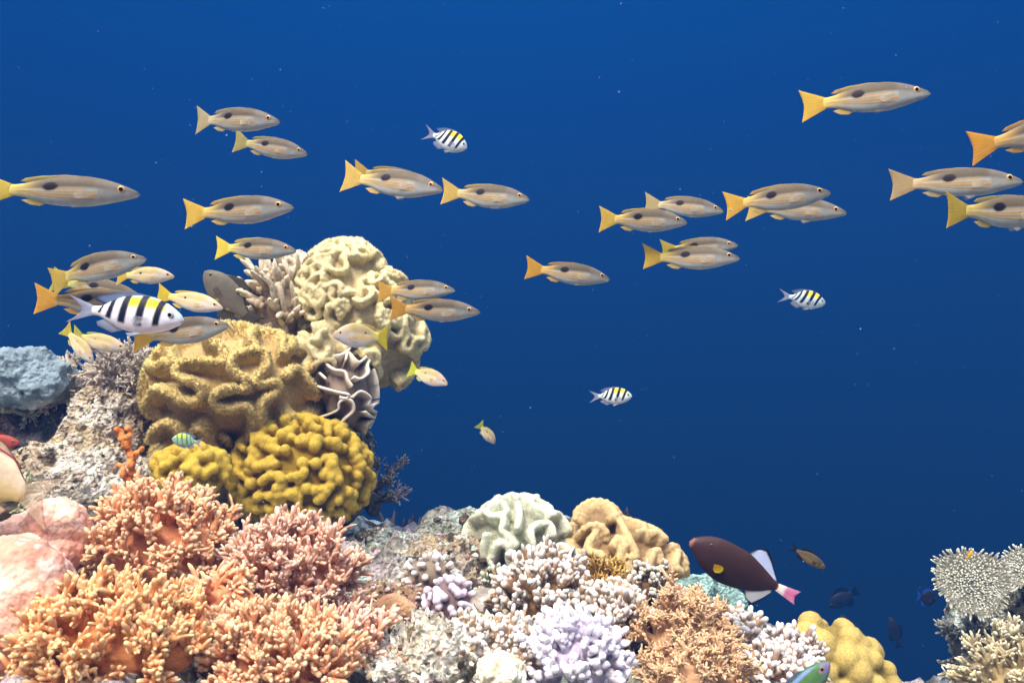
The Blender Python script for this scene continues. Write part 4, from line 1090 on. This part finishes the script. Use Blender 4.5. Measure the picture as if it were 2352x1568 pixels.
# striped sergeant fish
SGP = ([0, .02, .06, .12, .20, .32, .44, .56, .66, .73, .78], [-.02, .02, .07, .125, .175, .205, .200, .155, .085, .052, .05], [-.035, -.07, -.11, -.15, -.185, -.215, -.205, -.16, -.09, -.052, -.048])
SGW = ([0, .04, .12, .25, .4, .55, .68, .78], [.01, .04, .07, .085, .08, .058, .03, .014])
def sergeant(label, tail, snout, Y, k=1.0, yaw=0, bend=0, dark=S(20, 22, 40), body=S(226, 240, 244), yel=S(246, 232, 20), name='sergeant_fish', lean=.10, nb=(.20, .345, .49, .61, .70)):
    f = Fish(name, label, 'fish', tail, snout, Y, yaw, 'black barred sergeant fish' if name == 'sergeant_fish' else None, bend, k)
    def colf(U, V, Z, Yy):
        c = np.broadcast_to(body, U.shape + (3,)).copy()
        y = sstep(.60, .78, V) * (1 - sstep(.95, 1.0, V)) * sstep(.10, .17, U) * (1 - sstep(.46, .52, U))
        c = c * (1 - y)[..., None] + yel * y[..., None]
        h = (1 - sstep(.10, .17, U)) * sstep(.4, .7, V) * .6
        c = c * (1 - h)[..., None] + S(150, 190, 190) * h[..., None]
        for i, u0 in enumerate(nb):
            w = (.030, .037, .037, .028, .015)[i]
            uu = U - u0 - lean * (.5 - V)
            g = (1 - sstep(w * .65, w * 1.15, np.abs(uu))) * sstep(.14 if i < 4 else .3, .26 if i < 4 else .4, V)
            c = c * (1 - g)[..., None] + dark * g[..., None]
        g = np.exp(-((V - .42 - U * 1.5) / .03) ** 2) * (1 - sstep(.03, .05, U))
        return c * (1 - .4 * g)[..., None]
    f.body(SGP, SGW, .78, colf)
    tc = S(176, 180, 206)
    f.fin('tail_fin', [(.755, .05), (.77, 0), (.755, -.048)], [(1.0, .165), (.93, .10), (.87, .03), (.865, 0), (.87, -.03), (.93, -.10), (1.0, -.16)], rays(8, S(206, 214, 226), tc, None, .1, .2), th=.014, nb=40)
    f.fin('dorsal_fin', [(.20, .165), (.36, .198), (.52, .17), (.66, .08)], [(.24, .205), (.40, .235), (.56, .222), (.74, .16), (.75, .12)], rays(12, S(150, 176, 196), S(120, 140, 180), S(70, 80, 130), .15, .15), th=.012, nb=36)
    f.fin('anal_fin', [(.48, -.185), (.66, -.085)], [(.60, -.235), (.72, -.165), (.73, -.12)], rays(7, S(206, 220, 230), S(150, 160, 190), None, .1, .15), th=.012)
    for sg in (1, -1):
        f.fin('pectoral_fin', [(.27, -.03), (.275, -.08)], [(.38, -.02), (.40, -.075), (.37, -.12)], rays(6, S(225, 230, 235), S(205, 210, 225), None, .1, .12), th=.004, nb=12, yoff=sg * .08, splay=sg * .03, mat=M_CLEARFIN)
        f.fin('pelvic_fin', [(.31, -.20), (.36, -.205)], [(.43, -.26), (.46, -.22)], rays(5, S(220, 228, 235), S(190, 200, 215), None, .1, .1), th=.004, nb=10, yoff=sg * .03, splay=sg * .02)
    f.eyes(.10, .02, .030, S(206, 200, 190), S(150, 150, 160), .55)
    return f
sergeant('largest black barred sergeant fish at the left in front of the snappers', (148, 707), (424, 730), 1.32, .74, bend=.05, body=S(236, 238, 246), lean=.05)
sergeant('upper black barred sergeant fish in open blue water above the centre snappers', (972, 304), (1074, 336), 1.7, 1.08, yaw=5, lean=.14)
sergeant('black barred sergeant fish alone at the right above the triggerfish', (1789, 678), (1896, 694), 1.75, .92, bend=.12, body=S(214, 238, 246), lean=.16)
sergeant('lowest black barred sergeant fish in the dark blue middle water', (1352, 911), (1452, 907), 1.8, .90, lean=.14)
sergeant('green damselfish with yellow flank before the brown folded coral', (468, 1018), (395, 1006), 1.62, 1.05, dark=S(96, 140, 96), body=S(150, 186, 160), yel=S(206, 226, 40), name='green_damselfish')

# dark triggerfish with white fins and pink tail
def trigger():
    f = Fish('triggerfish', 'dark brown triggerfish with white fins and a pink tail', 'fish', (1828, 1376), (1583, 1243), 1.42)
    pr = ([0, .015, .05, .088, .15, .236, .35, .475, .60, .70, .80, .83], [.012, .035, .07, .095, .128, .151, .158, .154, .122, .086, .050, .046], [-.012, -.030, -.052, -.078, -.122, -.158, -.180, -.165, -.130, -.082, -.018, -.014])
    wd = ([0, .03, .1, .25, .45, .65, .83], [.012, .03, .05, .065, .06, .036, .014])
    def colf(U, V, Z, Yy):
        c = lerp(S(46, 29, 23), S(56, 36, 30), sstep(.3, .9, V)); h = 1 - sstep(.05, .35, U)
        c = lerp(c.reshape(-1, 3), S(64, 42, 46), (h * .6).ravel()).reshape(U.shape + (3,))
        g = 1 - sstep(.015, .045, U); c = c * (1 - g)[..., None] + S(140, 92, 78) * g[..., None]
        g = sstep(.80, .83, U); c = c * (1 - g)[..., None] + S(226, 120, 60) * g[..., None]
        return c * (1 + .05 * vnoise(np.stack([U * 90, V * 40, Yy * 90], -1).reshape(-1, 3), 5).reshape(U.shape))[..., None]
    f.body(pr, wd, .83, colf)
    def tailcol(t, r):
        c = lerp(S(250, 246, 240), S(226, 150, 190), sstep(.28, .45, r))
        c = c * (1 - .22 * np.cos(t * 8 * pi) ** 8 * sstep(.35, .5, r))[..., None]
        g = np.exp(-((t - .5) / .14) ** 2) * sstep(.4, .6, r)
        return c * (1 - g * .6)[..., None] + S(226, 96, 140) * (g * .6)[..., None]
    f.fin('tail_fin', [(.815, .048), (.82, .016), (.815, -.016)], [(1.01, .075), (.995, .05), (.98, .02), (.99, -.012), (1.01, -.045)], tailcol, th=.02, nb=40, nt=16, mat=M_WHITEFIN)
    wf = S(186, 200, 226)
    f.fin('dorsal_fin', [(.475, .150), (.60, .118), (.70, .083), (.795, .048)], [(.52, .208), (.565, .24), (.605, .248), (.68, .185), (.745, .11), (.797, .052)], rays(22, wf * 1.25, wf * 1.1, S(14, 12, 22), .24, .08), th=.012, nb=60, nt=30, mat=M_WHITEFIN)
    f.fin('anal_fin', [(.58, -.135), (.69, -.084), (.79, -.022)], [(.62, -.18), (.66, -.205), (.70, -.214), (.755, -.13), (.80, -.035)], rays(20, S(206, 208, 210), S(190, 196, 206), S(14, 12, 22), .24, .08), th=.012, nb=60, nt=30, mat=M_WHITEFIN)
    for sg in (1, -1):
        f.fin('pectoral_fin', [(.252, -.058), (.262, -.10)], [(.292, -.04), (.325, -.045), (.338, -.07), (.322, -.10), (.285, -.115)], rays(9, S(222, 160, 30), S(236, 222, 30), None, .1, .75), th=.006, nb=64, yoff=sg * .063, splay=sg * .02)
    f.eyes(.164, .062, .017, S(120, 88, 40), S(70, 52, 50), .6)
trigger()

# plain small fish of several kinds
def plain(name, label, tail, snout, Y, top, bottom, finc, k=1.0, fork=.12, yaw=0, bend=0, spots=None, edge=None, eye=None, group=None, roll=0, high=0.0, fm=None, prof=None):
    f = Fish(name, label, 'fish', tail, snout, Y, yaw, group, bend, k, roll=roll)
    pr = ([0, .03, .08, .16, .28, .42, .56, .68, .76, .80], [0, .045, .085, .13, .165, .17, .14, .08, .05, .048], [-.01, -.05, -.085, -.125, -.16, -.165, -.135, -.08, -.05, -.046])
    pr = prof or pr
    wd = ([0, .05, .15, .3, .5, .68, .80], [.01, .035, .06, .07, .055, .03, .012])
    def colf(U, V, Z, Yy):
        c = lerp(bottom, top, sstep(.2, .7, V))
        sc = vnoise(np.stack([U * 70, V * 26, 0 * U], -1).reshape(-1, 3), 7).reshape(U.shape)
        c = c * (1 + .10 * sc)[..., None]
        if spots is not None:
            for (u0, v0, ru, rv, sc_) in spots:
                g = 1 - sstep(.7, 1.1, np.hypot((U - u0) / ru, (V - v0) / rv)); c = c * (1 - g)[..., None] + sc_ * g[..., None]
        return c
    f.body(pr, wd, .80, colf, nx=60, ns=48)
    f.fin('tail_fin', [(.775, .048), (.79, 0), (.775, -.046)], [(1.0, .15), (.95, .09), (1.0 - fork, 0), (.95, -.09), (1.0, -.15)], rays(8, finc, finc, edge, .1, .2), th=.014, nb=30, mat=fm or M_FIN)
    f.fin('dorsal_fin', [(.22, .15), (.40, .165), (.56, .135), (.68, .075)], [(.27, .19), (.42, .215 + high), (.60, .20 + high), (.74, .11)], rays(12, finc, finc, edge, .14, .15), th=.012, nb=30)
    f.fin('anal_fin', [(.46, -.155), (.67, -.08)], [(.55, -.20 - high), (.68, -.175 - high), (.74, -.10)], rays(8, finc, finc, edge, .14, .15), th=.012)
    for sg in (1, -1):
        f.fin('pectoral_fin', [(.26, -.01), (.265, -.06)], [(.36, .0), (.385, -.04), (.36, -.085)], rays(6, finc, finc, None, .1, .15), th=.004, nb=12, yoff=sg * .066, splay=sg * .03, mat=M_CLEARFIN)
    f.eyes(.10, .03, .026, eye if eye is not None else S(150, 130, 90), bottom, .55)
    return f
GREY = S(104, 100, 84)
plain('grey_speckled_fish', 'grey speckled deep bodied fish with yellow spots behind the grey finger coral', (588, 752), (470, 622), 1.98, GREY, S(112, 104, 92), GREY * .9, 1.15, .05, spots=[(.40, .16, .03, .06, S(196, 196, 60)), (.58, .14, .02, .05, S(186, 186, 60))], high=.05)
plain('dark_chromis', 'small brown fork tailed fish right of the triggerfish', (1812, 1252), (1896, 1304), 1.9, S(86, 76, 50), S(120, 104, 66), S(48, 42, 36), .78, .14, spots=[(.19, .5, .012, .5, S(50, 40, 30)), (.26, .5, .012, .5, S(60, 48, 34))])
DK = S(20, 24, 30)
for lab, t, sn, Y, c, kk in (('dark deep bodied fish in the dim blue under the triggerfish tail', (1972, 1354), (1904, 1392), 5.4, DK, 1.3), ('dark fish nosing down just above the olive yellow coral', (1950, 1478), (1934, 1410), 5.2, S(34, 32, 34), 1.1),
                          ('dark slim fish nosing up in the dim blue beside the table coral', (2066, 1490), (2044, 1415), 5.0, S(30, 30, 30), .9)):
    plain('dark_reef_fish', lab, t, sn, Y, c, c * 1.2, c, kk, .04, group='dark fish far off in the dim blue', high=.06)
plain('blue_tailed_dark_fish', 'dark far fish with a bright blue tail left of the table coral', (2104, 1368), (2150, 1376), 3.0, DK, DK * 1.2, S(44, 90, 200), 2.2, .08)
plain('pale_surgeonfish', 'pale cream fish with a dark red fin edge, cut by the left edge', (136, 1162), (-256, 1022), 1.25, S(222, 208, 176), S(214, 192, 128), S(240, 222, 186), 1.15, .10, edge=S(110, 20, 46), fm=M_CLEARFIN, prof=([0, .03, .08, .16, .28, .42, .56, .68, .76, .80], [0, .045, .085, .13, .165, .175, .17, .145, .075, .045], [-.01, -.05, -.085, -.125, -.16, -.165, -.135, -.08, -.05, -.046]), spots=[(.50, .30, .05, .05, S(236, 190, 40)), (.5, 1.0, .42, .045, S(120, 26, 44))])
plain('red_fish', 'dark red small fish under the shaded rock at the left edge', (-95, 1020), (46, 1016), 1.6, S(150, 60, 44), S(170, 84, 70), S(140, 60, 50), .85, .08)
plain('white_tailed_dark_fish', 'dark teal fish with a white tail between the two leather corals', (1331, 1194), (1258, 1199), 2.15, S(50, 76, 84), S(66, 92, 96), S(230, 238, 245), .9, .05)
plain('white_small_fish', 'tiny white fish peeping from the dark hollow right of the orange corals', (846, 1352), (850, 1322), 1.62, S(206, 200, 186), S(226, 220, 210), S(190, 186, 176), 1.2, .05)
plain('yellow_small_fish', 'tiny yellow fish resting on the rim of the round table coral', (2218, 1286), (2234, 1264), 1.86, S(226, 176, 30), S(236, 196, 60), S(226, 180, 40), .9, .05)
# green wrasse
plain('green_wrasse', 'green wrasse with a pink cheek mark at the bottom edge', (1740, 1700), (1905, 1518), 1.16, S(70, 112, 62), S(86, 124, 66), S(110, 130, 170), .82, .03,
      spots=[(.34, .30, .045, .07, S(226, 60, 84)), (.345, .30, .03, .04, S(240, 90, 100)), (.06, .5, .06, .5, S(120, 110, 150)), (.12, .62, .02, .10, S(170, 90, 150)), (.16, .30, .05, .04, S(96, 100, 160)), (.30, .93, .2, .05, S(110, 130, 180))])
# banded sandperch lying on the reef
def perch():
    f = Fish('banded_sandperch', 'pale banded slim fish resting on sand below the grey dome sponge', 'fish', (1040, 1462), (1160, 1424), 1.40, 0, None, .04, .62, sag=-.25)
    pr = ([0, .05, .12, .25, .45, .65, .80, .86], [0, .06, .095, .115, .105, .075, .045, .045], [-.03, -.07, -.09, -.105, -.10, -.07, -.045, -.045])
    wd = ([0, .05, .15, .3, .6, .86], [.02, .05, .075, .08, .05, .015])
    def colf(U, V, Z, Yy):
        c = lerp(S(236, 232, 216), S(196, 184, 156), sstep(.3, .8, V))
        g = sstep(.2, .7, np.cos(U * 2 * pi * 11)) * sstep(.25, .4, V); c = c * (1 - .55 * g)[..., None]
        g = np.exp(-((V - .45) / .08) ** 2); return c * (1 - .25 * g)[..., None]
    f.body(pr, wd, .86, colf, nx=70, ns=48)
    pf = S(222, 214, 196)
    f.fin('tail_fin', [(.84, .045), (.85, -.045)], [(1.0, .075), (1.0, -.075)], rays(7, pf, pf), th=.012)
    f.fin('dorsal_fin', [(.25, .11), (.78, .05)], [(.3, .16), (.80, .10)], rays(16, pf, pf), th=.010)
    f.fin('anal_fin', [(.45, -.10), (.78, -.05)], [(.48, -.12), (.80, -.08)], rays(12, pf, pf), th=.010)
    for sg in (1, -1):
        f.fin('pectoral_fin', [(.24, .0), (.25, -.06)], [(.36, -.01), (.36, -.09)], rays(6, pf, pf), th=.004, nb=10, yoff=sg * .078, splay=sg * .04, mat=M_CLEARFIN)
    f.eyes(.10, .075, .034, S(180, 170, 140), S(220, 214, 200), .5)
perch()

# ------------------------------------------------------------------ drifting specks in the water
def specks():
    rng = np.random.default_rng(9)
    N = 2200
    Y = rng.uniform(.7, 4.5, N); px = rng.uniform(-150, 2500, N); py = rng.uniform(-100, 1500, N)
    p = np.stack([(px - 1176) * Y / FPX, Y, -(py - 784) * Y / FPX], 1)
    v, f = ico(1)
    s = rng.gamma(2.0, .00009, N) + .00008
    V = p[:, None] + v[None] * s[:, None, None] * rng.uniform(.6, 1.6, (N, 1, 3))
    T = f[None] + (np.arange(N) * len(v))[:, None, None]
    m = MB(); m.add(V.reshape(-1, 3), tris=T.reshape(-1, 3), c=S(135, 160, 182))
    tag(m.build('drifting_specks', M_SPECK), 'tiny pale specks drifting in the blue water', kind='stuff')
specks()

# ------------------------------------------------------------------ the water's own haze
def build_haze():
    x0, x1, y0, y1, z0, z1 = -9, 9, -4, 10, -5.8, 1.6
    v = [(x, y, z) for z in (z0, z1) for y in (y0, y1) for x in (x0, x1)]
    me = bpy.data.meshes.new('haze')
    me.from_pydata(v, [], [(0, 2, 3, 1), (4, 5, 7, 6), (0, 1, 5, 4), (2, 6, 7, 3), (0, 4, 6, 2), (1, 3, 7, 5)])
    m = bpy.data.materials.new('haze'); m.use_nodes = True
    n, l = m.node_tree.nodes, m.node_tree.links
    n.clear()
    out = n.new('ShaderNodeOutputMaterial'); pv = n.new('ShaderNodeVolumePrincipled')
    pv.inputs['Color'].default_value = HAZE_COLOR
    pv.inputs['Density'].default_value = HAZE_DENSITY
    l.new(pv.outputs[0], out.inputs['Volume'])
    me.materials.append(m)
    o = bpy.data.objects.new('haze', me); col.objects.link(o)
    tag(o, 'blue water haze that fades the far reef', kind='stuff')
HAZE_COLOR = (0.011, 0.068, 0.235, 1)
HAZE_DENSITY = 0.095
build_haze()
